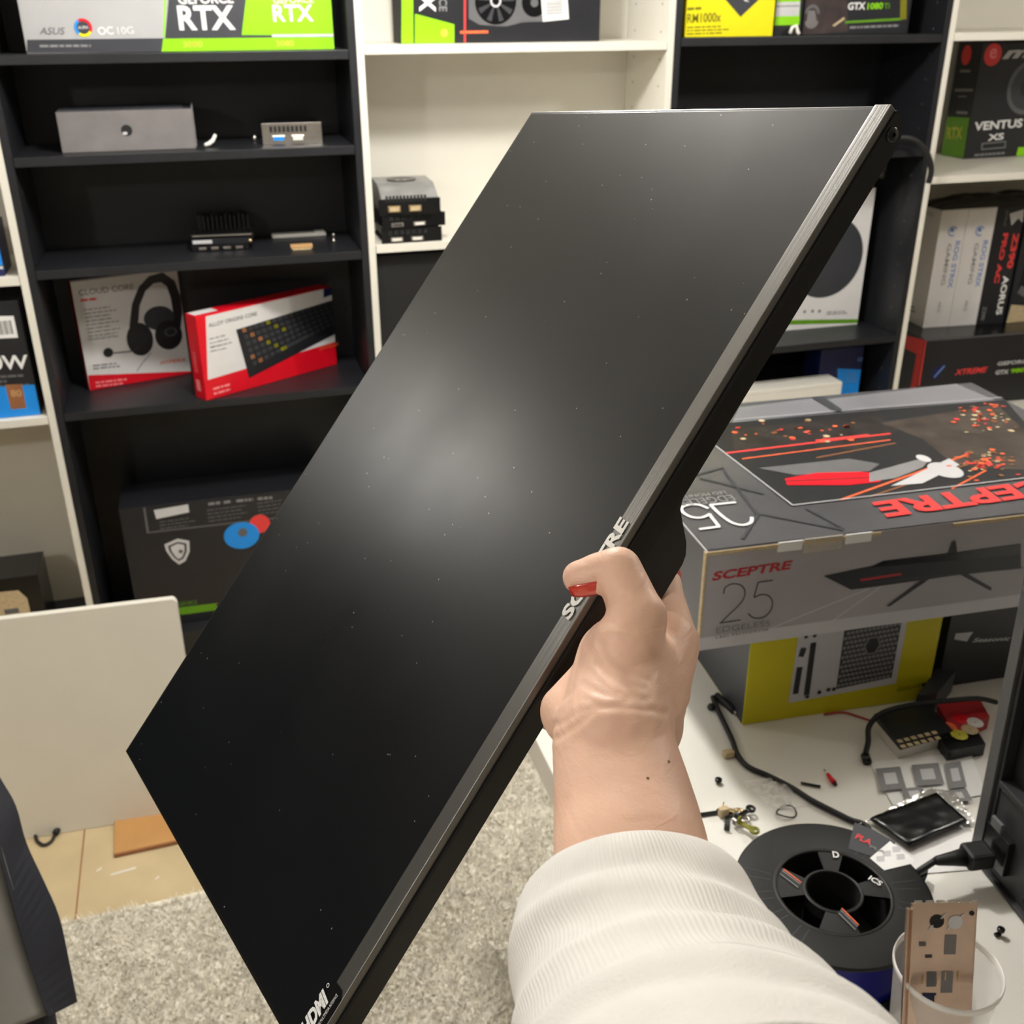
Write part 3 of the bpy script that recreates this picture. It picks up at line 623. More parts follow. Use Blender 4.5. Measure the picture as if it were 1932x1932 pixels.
b.poly('front', [(0.0, 0.0), (0.22, 0), (0.22, 0.03), (0.1, 0.05), (0.006, 0.062)], 'kraft'); b.poly('front', [(0.02, 0.11), (0.2, 0.09), (0.2, 0.2), (0.03, 0.2)], 'black_gloss'); b.poly('front', [(0.02, 0.10), (0.06, 0.08), (0.08, 0.1), (0.03, 0.125)], 'mid_grey'); b.done()
hh = b.h
t = thing('red_plug', 'small red plastic cap standing on the first white spine carton', 'cap', onZ(1773, 391, zt+hh)+Vector((0, 0.012, 0.002)))
MB().lathe([(0.001, 0), (0.010, 0), (0.011, 0.012), (0.008, 0.024), (0.001, 0.026)], 'red_dark', 18).build('plug', t)
t = thing('black_bag', 'crumpled black bag lying across the tops of the spine cartons', 'bag', (2.72, 0.26, zt+hh+0.002))
bm = bmesh.new(); bmesh.ops.create_grid(bm, x_segments=40, y_segments=16, size=1)
for v in bm.verts:
    x, y = v.co.x, v.co.y
    v.co = Vector((x*0.24+0.14, y*0.07, 0.010+0.03*(1-x*x)**0.5*(1-y*y)**0.5*(1+0.6*noise.noise(Vector((x*3, y*3, 1))))))
MB().bm(bm, 'black_gloss', smooth=True).build('bag', t)

# ------------------------------------------------------------------ floor things
t = thing('white_board', 'cream white board standing upright on the floor in front of the bookcases', 'board', (-0.75, -0.625, 0), 0)
c = 0.012; pts = [(0, 0), (1.005, 0), (1.005, 0.535-c), (1.002, 0.535-c*0.35), (1.005-c*0.7, 0.535), (0, 0.535)]
lean = Matrix.Rotation(math.radians(-4), 4, 'X')
mb = MB(); mb.prism(pts, -0.018, 0, 'white_wood', lean@Matrix.Rotation(math.pi/2, 4, 'X'))
mb.build('panel', t).matrix_local = Matrix.Rotation(math.radians(-2.5), 4, 'Z')@Matrix.Translation((0, 0, 0.0012))
t = thing('cable_loop', 'short black cable looped on the floor at the foot of the white board', 'cable', (-0.1, -0.68, 0))
pts = [onZ(x, y, 0.005) for x, y in [(66, 1572), (70, 1586), (82, 1594), (96, 1588), (104, 1575), (112, 1566)]]
MB().tube(smooth([p-Vector((-0.1, -0.68, 0)) for p in pts]), 0.0035, 'rubber', 8).build('cord', t)
MB().tube([pts[-2]-Vector((-0.1, -0.68, -0.003)), pts[-1]-Vector((-0.1, -0.68, -0.006))], 0.007, 'rubber', 8).build('plug', t)
t = thing('floor_tile_sample', 'loose orange-brown sheet on the floor, tucked under the white board', 'sheet', (0.055, -0.765, 0), math.radians(2))
MB().box((0, 0, 0.001), (0.30, 0.16, 0.010), mat('tan_sheet', lin(188, 140, 84), 0.5, nz=0.1, nscale=8), bev=0.001).build('sheet', t)
MB().box((0, -0.004, 0.001), (0.30, 0.0, 0.009), 'bronze').build('edge_strip', t)
mb = MB()
for cx_, cy_, l in [(0.05, -0.82, 0.05), (0.02, -0.80, 0.01), (0.14, -0.86, 0.008), (0.10, -0.70, 0.02)]:
    mb.add([(cx_, cy_, 0.0007), (cx_+l, cy_+0.006, 0.0007), (cx_+l, cy_+0.011, 0.0007), (cx_, cy_+0.004, 0.0007)], [(0, 1, 2, 3)], 'white_card')
tag(mb.build('paint_smear'), 'white scuff marks on the tan floor between board and rug', 'stain')

# rug
rugm = mat('rug_pile', lin(243, 238, 226), 0.95, nz=0.06, nscale=25, spec=0.1)
t = thing('shaggy_rug', 'grey beige shaggy rug covering the floor in front of the tiles', 'rug', (0, 0, 0))
X0, X1, Y0, Y1 = -0.06, 2.4, -3.2, -0.935
MB().prism([(X0, Y0), (X1, Y0), (X1, -0.40), (0.48, -0.40), (0.46, Y1+0.02), (0.2, Y1+0.008), (X0, Y1)], 0.0008, 0.006, rugm).build('backing', t)
rg = np.random.default_rng(3); N = 95000
N2 = 22000; bx = np.concatenate([rg.uniform(X0, 1.1, N-N2), rg.uniform(0.48, 1.1, N2)]); by = np.concatenate([rg.uniform(-1.75, Y1, N-N2), rg.uniform(Y1, -0.42, N2)])
hgt = rg.uniform(0.008, 0.015, N); ang = rg.uniform(0, 2*np.pi, N); clx = np.sin(bx*37+np.sin(by*29)*2)*0.15; cly = np.cos(by*41+np.sin(bx*31)*2)*0.15
lx = (rg.normal(0, 0.5, N)+clx)*0.014; ly = (rg.normal(0, 0.5, N)+cly)*0.014; wd = 0.0021
V = np.empty((N, 3, 3)); V[:, 0] = np.stack([bx+np.cos(ang)*wd, by+np.sin(ang)*wd, np.full(N, 0.006)], 1); V[:, 1] = np.stack([bx-np.cos(ang)*wd, by-np.sin(ang)*wd, np.full(N, 0.006)], 1)
V[:, 2] = np.stack([bx+lx, by+ly, 0.006+hgt], 1)
me = bpy.data.meshes.new('pile'); me.vertices.add(N*3); me.vertices.foreach_set('co', V.reshape(-1)); me.loops.add(N*3); me.loops.foreach_set('vertex_index', np.arange(N*3, dtype=np.int32))
me.polygons.add(N); me.polygons.foreach_set('loop_start', np.arange(0, N*3, 3, dtype=np.int32)); me.update(); me.validate(); me.materials.append(rugm)
o = bpy.data.objects.new('pile', me); COL.objects.link(o); o.parent = t; o['kind'] = 'stuff'

# chair at the lower left
t = thing('chair', 'grey barrel-backed chair with a dark curved edge, lower left corner', 'chair', (-0.1, -1.7, 0))
D = 1.25
ed = [(-60, 1370), (0, 1467), (30, 1520), (50, 1590), (82, 1660), (112, 1730), (132, 1820), (146, 1890)]
ei = [(-120, 1440), (-60, 1520), (-12, 1590), (8, 1650), (30, 1730), (50, 1800), (70, 1860), (92, 1918)]
o0 = Vector((-0.1, -1.7, 0)); mb = MB(); vs = []; fs = []
eo = smooth([cw(x, y, D)-o0 for x, y in ed], 4); ein = smooth([cw(x, y, D-0.03)-o0 for x, y in ei], 4)
back = Vector((-0.05, 0.10, 0.0)); n = len(eo)
for i in range(n): vs += [eo[i], ein[i], ein[i]+back, eo[i]+back]
for i in range(n-1):
    for k in range(4): fs.append((4*i+k, 4*i+(k+1) % 4, 4*i+4+(k+1) % 4, 4*i+4+k))
fs += [(0, 1, 2, 3), tuple(4*(n-1)+k for k in (3, 2, 1, 0))]
mb.add(vs, fs, 'chair_black'); mb.build('edge_band', t)
mb = MB(); vs = []; fs = []; K = 10
for i in range(n):
    for k in range(K):
        a = k/(K-1)*math.pi*0.55
        vs.append(ein[i]+Vector((-0.22*math.sin(a), -0.06*math.sin(a)+0.10*(1-math.cos(a)), 0))+Vector((0.004, 0.004, 0)))
for i in range(n-1):
    for k in range(K-1): fs.append((i*K+k, i*K+k+1, (i+1)*K+k+1, (i+1)*K+k))
mb.add(vs, fs, 'chair_grey', True); o = mb.build('backrest', t)
md = o.modifiers.new('thick', 'SOLIDIFY'); md.thickness = 0.02
bot = ein[-1]; leg = MB().tube([bot+Vector((-0.02, 0.04, 0.02)), Vector((bot.x-0.05, bot.y+0.05, 0.031))], [0.02, 0.014], 'chair_black', 12); leg.build('leg', t)
leg = MB().tube([bot+Vector((-0.2, 0.0, 0.02)), Vector((bot.x-0.24, bot.y-0.02, 0.031))], [0.02, 0.014], 'chair_black', 12); leg.build('leg', t)

# ------------------------------------------------------------------ desk
DZ = 0.78
t = thing('desk', 'white desk on the right covered with boxes, cable and parts', 'desk', (0.743, -2.75, 0))
MB().box((0, 0, DZ-0.05), (1.25, 1.62, DZ), 'desk_white', bev=0.003).build('desk_top', t)
for x in (0.32, 1.17):
    for y in (0.03, 1.54): MB().box((x, y, 0.0305), (x+0.05, y+0.05, DZ-0.0502), 'desk_white', bev=0.002).build('leg', t)

# Corsair-like yellow psu box (lies under the big carton)
SZ = 0.93
b = carton('power_supply_box', 'yellow carton with a grey fan grille picture, under the large monitor carton', 'box', (1400, 1368), (1749, 1318), DZ+0.0005, SZ-DZ-0.001, 0.19, dict(front='shaded_yellow', left='charcoal'), bev=0.001)
pic = MB(); b.poly('front', [(1507, 1195), (1714, 1160), (1690, 1289), (1487, 1326)], 'silver_card', px=True, mb=pic)
b.poly('front', [(1594, 1180), (1703, 1160), (1682, 1278), (1577, 1300)], mat('grille_dark', lin(66, 64, 62), 0.6), px=True, mb=pic)
q = [Vector(b.px('front', *p)) for p in [(1594, 1182), (1703, 1162), (1682, 1278), (1577, 1298)]]
b.lay += 1
for r in range(13):
    for c in range(13):
        f = lambda u, v: q[0].lerp(q[1], u).lerp(q[3].lerp(q[2], u), v)
        cc = f((c+0.5+0.5*(r % 2))/13.5, (r+0.5)/13)
        b.poly('front', [(cc.x+0.0029*math.cos(a*math.pi/3+0.5), cc.y+0.0029*math.sin(a*math.pi/3+0.5)) for a in range(6)], 'grey_ink', mb=pic, lift=0.0011)
b.lay += 14
cx = Vector(b.px('front', 1645, 1217)); b.poly('front', [(cx.x+0.013*math.cos(a*math.pi/3), cx.y+0.016*math.sin(a*math.pi/3)) for a in range(6)], 'grey_card', mb=pic); b.poly('front', [(cx.x+0.010*math.cos(a*math.pi/3), cx.y+0.013*math.sin(a*math.pi/3)) for a in range(6)], 'black_card', mb=pic)
for (x0, y0, x1, y1) in [(1516, 1222, 1510, 1238), (1534, 1212, 1521, 1310), (1508, 1258, 1500, 1308)]: b.line('front', (x0, y0), (x1, y1), 0.008, 'black_card', px=True, mb=pic)
for (x, y) in [(1520, 1200), (1536, 1198), (1545, 1305), (1562, 1300), (1572, 1299), (1522, 1313)]: b.disc('front', (x, y), 0.003, 'black_card', px=True, mb=pic, n=8)
b.done('grille_picture', pic)
b.text('front', 'CORSAIR', (1692, 1303), (1735, 1295), 0.006, 'olive_ink', px=True); b.poly('front', [(1736, 1288), (1750, 1285), (1749, 1296), (1740, 1298)], 'charcoal', px=True)
b.line('left', (1322, 1271), (1390, 1342), 0.006, 'grey_ink', px=True) if False else None
b.done()

# big monitor carton
A = Vector((0.9318, -1.6721, SZ)); ang = math.radians(-2.83)
b = Box('monitor_box', 'large grey carton with red SCEPTRE lettering and a curved monitor picture', 'box', 0.68, 0.47, 0.140, Matrix.Translation(A)@Matrix.Rotation(ang, 4, 'Z'), dict(front='silver_card', top='charcoal', left='mid_grey'), bev=0.0015)
mk('front_grey', lin(168, 164, 168), 0.45, nz=0.06, nscale=8); b.poly('front', [(0.001, 0.001), (0.679, 0.001), (0.679, 0.139), (0.001, 0.139)], 'front_grey')
b.line('front', (1385, 1213), (1640, 1110), 0.0016, 'silver_card', px=True); b.line('front', (1560, 1178), (1700, 1080), 0.0016, 'silver_card', px=True)
b.poly('front', [(1303, 1206), (1930, 1120), (1930, 1150), (1303, 1232)], 'silver_card', px=True); b.done('front_print')
lt = MB(); b.text('front', 'SCEPTRE', (1343, 1096), (1494, 1073), 0.0125, 'red_dark', px=True, bold=0.035, shear=0.15, mb=lt); b.done('red_lettering', lt)
nm = MB()
def stroke(bx, pts, wd, m, mb, face):
    bx_pts = smooth([Vector((*bx.px(face, *p), 0)) for p in pts], 5)
    bx.lay += 1; lift = 0.0003+0.00006*bx.lay; vs = []; fs = []
    for i, p in enumerate(bx_pts):
        t_ = (bx_pts[min(i+1, len(bx_pts)-1)]-bx_pts[max(i-1, 0)]); t_.normalize(); n_ = Vector((-t_.y, t_.x, 0))*wd/2
        a = p+n_; c_ = p-n_; vs += [bx.pt(face, (a.x, a.y), lift), bx.pt(face, (c_.x, c_.y), lift)]
    for i in range(len(bx_pts)-1): fs.append((2*i, 2*i+2, 2*i+3, 2*i+1))
    mb.add(vs, fs, m)
stroke(b, [(1365, 1120), (1368, 1108), (1382, 1101), (1398, 1104), (1405, 1115), (1402, 1130), (1390, 1145), (1374, 1160), (1360, 1174)], 0.0016, 'charcoal', nm, 'front')
stroke(b, [(1357, 1175), (1397, 1169)], 0.0016, 'charcoal', nm, 'front')
stroke(b, [(1458, 1094), (1430, 1098)], 0.0016, 'charcoal', nm, 'front'); stroke(b, [(1430, 1098), (1422, 1126)], 0.0016, 'charcoal', nm, 'front')
stroke(b, [(1422, 1127), (1436, 1121), (1450, 1124), (1457, 1136), (1453, 1152), (1440, 1164), (1422, 1165), (1411, 1157)], 0.0016, 'charcoal', nm, 'front')
b.text('front', 'EDGELESS', (1350, 1194), (1452, 1180), 0.0085, 'grey_ink', px=True, mb=nm); b.text('front', 'LED MONITOR', (1350, 1204), (1450, 1189), 0.003, 'mid_grey', px=True, mb=nm); b.done('size_lettering', nm)
mp = MB()
b.poly('front', [(1553, 1086), (1640, 1068), (1760, 1052), (1925, 1028), (1925, 1072), (1800, 1085), (1660, 1105), (1605, 1112)], 'black_card', px=True, mb=mp)
b.poly('front', [(1640, 1070), (1665, 1058), (1800, 1042), (1925, 1026), (1925, 1045), (1760, 1060)], 'black_gloss', px=True, mb=mp)
b.poly('front', [(1620, 1092), (1700, 1080), (1700, 1084), (1625, 1096)], 'red_dark', px=True, mb=mp)
b.line('front', (1625, 1100), (1930, 1070), 0.0012, 'charcoal', px=True, mb=mp)
b.poly('front', [(1787, 1045), (1795, 1022), (1802, 1019), (1805, 1042)], 'black_card', px=True, mb=mp)
b.poly('front', [(1735, 1095), (1752, 1092), (1678, 1143), (1671, 1143)], 'black_card', px=True, mb=mp); b.poly('front', [(1808, 1082), (1822, 1080), (1870, 1108), (1868, 1114)], 'black_card', px=True, mb=mp)
b.done('monitor_picture', mp)
# top print
mk('top_light', lin(120, 120, 126), 0.3, nz=0.12, nscale=6)
mk('top_grey', lin(82, 82, 86), 0.25, nz=0.15, nscale=6)
b.poly('top', [(0.001, 0.001), (0.679, 0.001), (0.679, 0.469), (0.001, 0.469)], 'top_grey')
b.poly('top', [(1297, 1036), (1480, 1015), (1500, 940), (1493, 955), (1330, 990)], 'grey_ink', px=True) if False else None
for p_ in [[(1340, 800), (1430, 905), (1495, 955), (1420, 900)], [(1395, 770), (1545, 752), (1575, 778), (1380, 800)], [(1560, 755), (1800, 724), (1880, 758), (1590, 775)]]: b.poly('top', p_, 'top_light', px=True)
b.poly('top', [(1370, 800), (1900, 755), (1960, 830), (1960, 905), (1493, 958), (1350, 842)], 'black_card', px=True)
b.poly('top', [(1380, 812), (1650, 785), (1700, 810), (1640, 850), (1385, 850)], mat('night_print', lin(44, 40, 40), 0.35, nz=0.5, nscale=40), px=True)
b.poly('top', [(1660, 800), (1880, 765), (1945, 825), (1945, 890), (1800, 880), (1740, 830)], mat('ground_print', lin(66, 58, 54), 0.35, nz=0.4, nscale=30), px=True)
for a_, b_, w_, m_ in [((1370, 857), (1680, 820), 0.005, 'red_ink'), ((1400, 868), (1680, 832), 0.003, 'orange_ink'), ((1540, 866), (1690, 838), 0.003, 'bronze'), ((1585, 946), (1830, 858), 0.004, 'orange_ink'), ((1640, 940), (1850, 870), 0.003, 'bronze'), ((1795, 925), (1860, 890), 0.003, 'orange_ink')]: b.line('top', a_, b_, w_, m_, px=True)
b.line('top', (1540, 835), (1640, 824), 0.010, 'red_ink', px=True)
b.poly('top', [(1430, 886), (1600, 868), (1660, 878), (1640, 892), (1500, 899)], 'mid_grey', px=True)
b.poly('top', [(1480, 906), (1540, 895), (1620, 893), (1670, 897), (1660, 912), (1600, 918), (1485, 918)], 'red', px=True); b.line('top', (1480, 911), (1640, 904), 0.003, 'black_card', px=True)
b.poly('top', [(1640, 895), (1745, 866), (1752, 872), (1740, 885), (1690, 905), (1640, 912)], 'grey_ink', px=True)
b.poly('top', [(1680, 920), (1790, 868), (1810, 880), (1740, 915)], 'silver_card', px=True); b.disc('top', (1783, 890), 0.022, 'silver_card', px=True, sy=1.25); b.disc('top', (1742, 868), 0.009, 'silver_line', px=True, sy=1.5)
rg2 = random.Random(5)
for i in range(150):
    if i < 60: x, y = rg2.gauss(1860, 30), rg2.gauss(875, 14)
    elif i < 95: x, y = rg2.uniform(1385, 1640), rg2.uniform(795, 838)
    else: x, y = rg2.gauss(1850, 30), rg2.gauss(790, 14)
    b.disc('top', (x, y), rg2.uniform(0.002, 0.006), rg2.choice(['orange_ink', 'orange_glow_ink', 'bronze', 'kraft', 'red_ink']), px=True, n=6, sy=rg2.uniform(0.5, 1)); b.lay -= 1
b.lay += 1
for a_, b_ in [((1310, 900), (1365, 885)), ((1365, 890), (1430, 975)), ((1430, 972), (1590, 1003)), ((1430, 975), (1400, 1020)), ((1520, 962), (1590, 1000)), ((1320, 905), (1440, 935))]: b.line('top', a_, b_, 0.004, 'charcoal', px=True)
b.line('top', (1350, 845), (1495, 957), 0.002, 'silver_card', px=True); b.line('top', (1495, 957), (1945, 904), 0.002, 'silver_card', px=True); b.line('top', (1385, 795), (1900, 752), 0.0015, 'silver_card', px=True)
b.poly('top', [(1530, 753), (1553, 752), (1590, 780), (1574, 779)], 'charcoal', px=True); b.done('top_print')
tl = MB(); L2 = b.px('top', 1690, 975)
for ch, x0, x1 in []: pass
b.text('top', 'SCEPTRE', (2010, 902), (1636, 953), 0.045, 'red_ink', px=True, bold=0.035, shear=0.1, mb=tl); b.done('red_top_lettering', tl)
t2 = MB()
stroke(b, [(1416, 986), (1416, 978), (1404, 976), (1390, 985), (1372, 992), (1360, 985), (1366, 972), (1385, 962)], 0.0042, 'white_ink', t2, 'top') if False else None
stroke(b, [(1418, 980), (1416, 990), (1401, 995), (1382, 991), (1366, 981), (1352, 969), (1340, 957)], 0.0045, 'white_ink', t2, 'top'); stroke(b, [(1388, 952), (1339, 957)], 0.0045, 'white_ink', t2, 'top')
stroke(b, [(1319, 1003), (1358, 998)], 0.0045, 'white_ink', t2, 'top'); stroke(b, [(1356, 998), (1338, 975)], 0.0045, 'white_ink', t2, 'top')
stroke(b, [(1340, 974), (1324, 981), (1304, 980), (1288, 971), (1286, 962), (1300, 957), (1318, 957), (1336, 964)], 0.0045, 'white_ink', t2, 'top')
b.text('top', 'EDGELESS', (1378, 938), (1265, 950), 0.018, 'grey_ink', px=True, mb=t2); b.text('top', 'LED MONITOR', (1366, 931), (1265, 942), 0.009, 'grey_ink', px=True, mb=t2); b.done('white_top_lettering', t2)
mb = MB(); mb.box((-0.001, -0.0016, b.h-0.006), (0.23, 0.001, b.h-0.001), 'kraft', bev=0.0008); mb.box((0.33, -0.0016, b.h-0.006), (0.68, 0.001, b.h-0.001), 'kraft', bev=0.0008); mb.box((-0.0016, -0.0012, 0.02), (0.001, 0.006, b.h-0.002), 'kraft', bev=0.0008); mb.build('worn_edge', b.root)
for x0, x1 in [(1467, 1514), (1592, 1642)]:
    mb = MB(); u0 = b.px('front', x0, 1030)[0]; u1 = b.px('front', x1, 1020)[0]; mb.box((u0, -0.0022, b.h-0.012), (u1, 0.0, b.h+0.001), 'white_ink', bev=0.0008); mb.build('paper_tab', b.root)
u0 = b.px('front', 1516, 1025)[0]; u1 = b.px('front', 1590, 1015)[0]
MB().box((u0, -0.0015, b.h-0.018), (u1, 0.001, b.h+0.0012), mat('clear_tape', lin(190, 185, 175), 0.15, nz=0.1, nscale=80), bev=0.001).build('tape', b.root)

# black box behind, right of the yellow one
b = Box('power_supply_box', 'black carton with a small silver logo behind the yellow carton', 'box', 0.34, 0.17, 0.145, Matrix.Translation(onZ(1768, 1298, DZ+0.0005))@Matrix.Rotation(math.radians(-3), 4, 'Z'), 'black_card')
b.text('front', 'Seasonic', (1834, 1212), (1905, 1208), 0.007, 'silver_card', px=True, bold=0.02, shear=0.3); b.poly('front', [(1803, 1195), (1836, 1192), (1830, 1200), (1824, 1210), (1800, 1206)], 'silver_card', px=True); b.done()

# adapters and packaging right of the yellow carton
z0 = DZ+0.0005
def flat(name, label, cat, P4, h, m, body='case'):
    """slab from four floor-plan pixel corners on the desk"""
    P = [onZ(x, y, z0) for x, y in P4]; c_ = sum(P, Vector())/4; c_.z = z0
    t_ = thing(name, label, cat, c_)
    MB().prism([((p-c_).x, (p-c_).y) for p in P], 0, h, m).build(body, t_); return t_, c_, P
t, c_, P = flat('ssd_box', 'flat black box with gold print and white edge under the yellow carton\'s right corner', 'box', [(1695, 1432), (1793, 1404), (1745, 1352), (1645, 1372)], 0.014, 'white_plastic', 'tray')
MB().prism([((p-c_).x, (p-c_).y) for p in P], 0.0142, 0.022, 'black_card').build('lid', t)
mb = MB()
for r in range(2):
    for k in range(6):
        p = onZ(1698+k*13+r*6, 1398-k*3.2+r*10, z0+0.0224)-c_; mb.box((p.x-0.0035, p.y-0.003, 0.0222), (p.x+0.0035, p.y+0.003, 0.0225), 'kraft')
mb.build('printed_text', t)
t, c_, P = flat('patterned_box', 'small box with red, orange and yellow artwork beside the PC case', 'box', [(1795, 1408), (1862, 1375), (1840, 1335), (1765, 1352)], 0.02, 'red_dark', 'carton')
mb = MB()
for k, (x, y, m_) in enumerate([(1790, 1370, 'orange_ink'), (1815, 1355, 'red'), (1830, 1375, 'kraft'), (1810, 1385, 'yellow_ink'), (1840, 1362, 'white_card')]):
    p = onZ(x, y, z0+0.021)-c_; mb.lathe([(0.001, 0.0205), (0.010, 0.0202+0.0002*k), (0.011, 0.02)], m_, 10, Matrix.Translation((p.x, p.y, 0)))
mb.build('artwork', t)
t, c_, P = flat('drive_adapter', 'black plastic adapter block lying nearest the PC case', 'adapter', [(1785, 1438), (1855, 1425), (1835, 1392), (1762, 1402)], 0.018, 'black_gloss', 'body')
MB().lathe([(0.001, 0.0185), (0.003, 0.0185), (0.003, 0.018)], 'steel', 10, Matrix.Translation(onZ(1772, 1403, z0)-c_)).build('screw', t)
t, c_, P = flat('black_sleeve', 'bent matte black strap on top of the pile beside the black carton', 'strap', [(1722, 1352), (1760, 1348), (1795, 1305), (1760, 1300)], 0.035, 'charcoal', 'strap')
t = thing('adapter_cable', 'thin black cable arching over the flat boxes toward the PC case', 'cable', (0, 0, 0))
pts = [onZ(1632, 1425, z0+0.006), onZ(1638, 1400, z0+0.01), onZ(1640, 1370, z0+0.02), onZ(1665, 1345, z0+0.035), onZ(1720, 1330, z0+0.045), onZ(1790, 1322, z0+0.045), onZ(1845, 1318, z0+0.04), onZ(1880, 1325, z0+0.03)]
MB().tube(smooth(pts), 0.0035, 'rubber', 8).build('cord', t)
MB().tube([pts[0]+Vector((-0.004, -0.012, -0.001)), pts[0]], 0.006, 'black_gloss', 8).build('plug', t)
t = thing('thin_cable', 'thin dark red wire from under the yellow carton to the flat box', 'cable')
MB().tube(smooth([onZ(x, y, z0+0.002) for x, y in [(1555, 1348), (1590, 1344), (1620, 1352), (1655, 1364)]]), 0.0014, 'red_dark', 6).build('wire', t)

# manual sheets
t = thing('instruction_sheet', 'white printed leaflet with grey photos on the desk', 'leaflet', (0, 0, 0))
P = [onZ(x, y, z0) for x, y in [(1640, 1440), (1830, 1420), (1860, 1500), (1690, 1530)]]
def sheet(P, h, m, nu=16, nv=10, amp=0.002, seed=0):
    vs = []; fs = []
    for j in range(nv+1):
        for i in range(nu+1):
            p = P[0].lerp(P[1], i/nu).lerp(P[3].lerp(P[2], i/nu), j/nv)
            vs.append(p+Vector((0, 0, h+amp*abs(noise.noise(Vector((i*0.35+seed, j*0.35, seed)))))))
    for j in range(nv):
        for i in range(nu): a = j*(nu+1)+i; fs.append((a, a+1, a+nu+2, a+nu+1))
    return vs, fs
vs, fs = sheet(P, 0.0008, None, amp=0.003); MB().add(vs, fs, 'white_ink', True).build('paper', t)
mb = MB()
for x, y, w_, h_ in [(1652, 1450, 46, 38), (1720, 1443, 50, 36), (1700, 1488, 40, 20), (1782, 1440, 30, 44), (1775, 1492, 48, 18)]:
    q = [onZ(x, y, z0+0.0042), onZ(x+w_, y-4, z0+0.0042), onZ(x+w_+12, y+h_, z0+0.0042), onZ(x+10, y+h_+4, z0+0.0042)]; mb.add(q, [(0, 1, 2, 3)], 'grey_ink')
    q2 = [a.lerp((q[0]+q[2])/2, 0.5)+Vector((0, 0, 0.0003)) for a in q]; mb.add(q2, [(0, 1, 2, 3)], 'silver_line')
mb.build('photo_print', t)
t = thing('paper_sheet', 'plain white sheet under the black foil bag', 'paper')
vs, fs = sheet([onZ(x, y, z0) for x, y in [(1655, 1580), (1822, 1545), (1850, 1640), (1730, 1650)]], 0.0004, None, amp=0.001, seed=3); MB().add(vs, fs, 'white_card', True).build('sheet', t)

# antistatic bag
t = thing('foil_bag', 'black foil bag with crinkled silver edge on the desk', 'bag')
P = [onZ(x, y, z0) for x, y in [(1640, 1555), (1764, 1508), (1822, 1560), (1712, 1607)]]
vs, fs = sheet(P, 0.006, None, amp=0.003, seed=5); MB().add(vs, fs, 'black_gloss', True).build('bag', t).modifiers.new('s', 'SOLIDIFY').thickness = 0.004
Pe = [onZ(x, y, z0) for x, y in [(1612, 1566), (1757, 1492), (1764, 1508), (1640, 1555)]]
clr = mat('clear_foil', (0.75, 0.74, 0.72), 0.12, nz=0.2, nscale=60, bump=0.8, bscale=150, metal=0.6)
vs, fs = sheet(Pe, 0.005, None, 24, 3, 0.006, 8); MB().add(vs, fs, clr, True).build('silver_edge', t)
Pe = [onZ(x, y, z0) for x, y in [(1757, 1492), (1800, 1500), (1838, 1556), (1822, 1560)]]
vs, fs = sheet(Pe, 0.004, None, 16, 3, 0.006, 9); MB().add(vs, fs, clr, True).build('silver_edge', t)

# clear bag
film = mat('clear_film', (0.95, 0.94, 0.9), 0.08, nz=0.02, alpha=0.28, bump=1.0, bscale=70)
t = thing('clear_bag', 'crumpled clear plastic bag on the desk left of the black cable', 'bag')
bm = bmesh.new(); bmesh.ops.create_grid(bm, x_segments=30, y_segments=20, size=1)
Pc = [onZ(x, y, z0) for x, y in [(1400, 1478), (1470, 1465), (1530, 1520), (1460, 1530)]]
for v in bm.verts:
    u, w_ = (v.co.x+1)/2, (v.co.y+1)/2; p = Pc[0].lerp(Pc[1], u).lerp(Pc[3].lerp(Pc[2], u), w_)
    v.co = p+Vector((0, 0, 0.002+0.016*max(0, 0.4+noise.noise(Vector((u*7, w_*7, 2))))*math.sin(math.pi*u)*math.sin(math.pi*w_)))
MB().bm(bm, film, smooth=True).build('film', t)

# small bits
t = thing('red_tool', 'tiny red-handled driver on the desk', 'screwdriver')
a, b_ = onZ(1555, 1452, z0+0.003), onZ(1574, 1477, z0+0.003)
MB().tube([a, a.lerp(b_, 0.35)], 0.001, 'steel', 8).build('shaft', t); MB().tube([a.lerp(b_, 0.35), b_], [0.0022, 0.0034], 'red', 10).build('handle', t); MB().tube([b_, b_+(b_-a)*0.15], 0.0024, 'black_gloss', 8).build('end_cap', t)
t = thing('black_pin', 'short black rod lying beside the red-handled driver', 'rod')
MB().tube([onZ(1511, 1477, z0+0.002), onZ(1548, 1484, z0+0.002)], 0.0017, 'black_gloss', 8).build('rod', t)
t = thing('plastic_plug', 'little beige plug on the desk left of the black cable', 'plug', onZ(1375, 1427, z0))
MB().box((-0.008, -0.005, 0), (0.006, 0.005, 0.009), 'kraft', bev=0.002).build('body', t); MB().box((0.005, -0.002, 0.001), (0.011, 0.003, 0.006), 'brass', bev=0.0005).build('contact', t)
t = thing('desk_screw', 'tiny dark screw alone on the white desk left of the clear bag', 'screw', onZ(1355, 1477, z0))
MB().lathe([(0.001, 0.006), (0.0045, 0.006), (0.0045, 0.003), (0.002, 0.002), (0.002, 0), (0.001, 0)], 'black_gloss', 10).build('body', t)
t = thing('desk_screw', 'tiny black screw to the right of the frosted cup', 'screw', onZ(1886, 1764, z0))
MB().lathe([(0.001, 0.009), (0.004, 0.009), (0.004, 0.006), (0.0018, 0.005), (0.0018, 0), (0.001, 0)], 'black_gloss', 10).build('body', t); MB().box((-0.006, -0.002, 0), (0.0, 0.002, 0.003), 'black_gloss').build('washer', t)

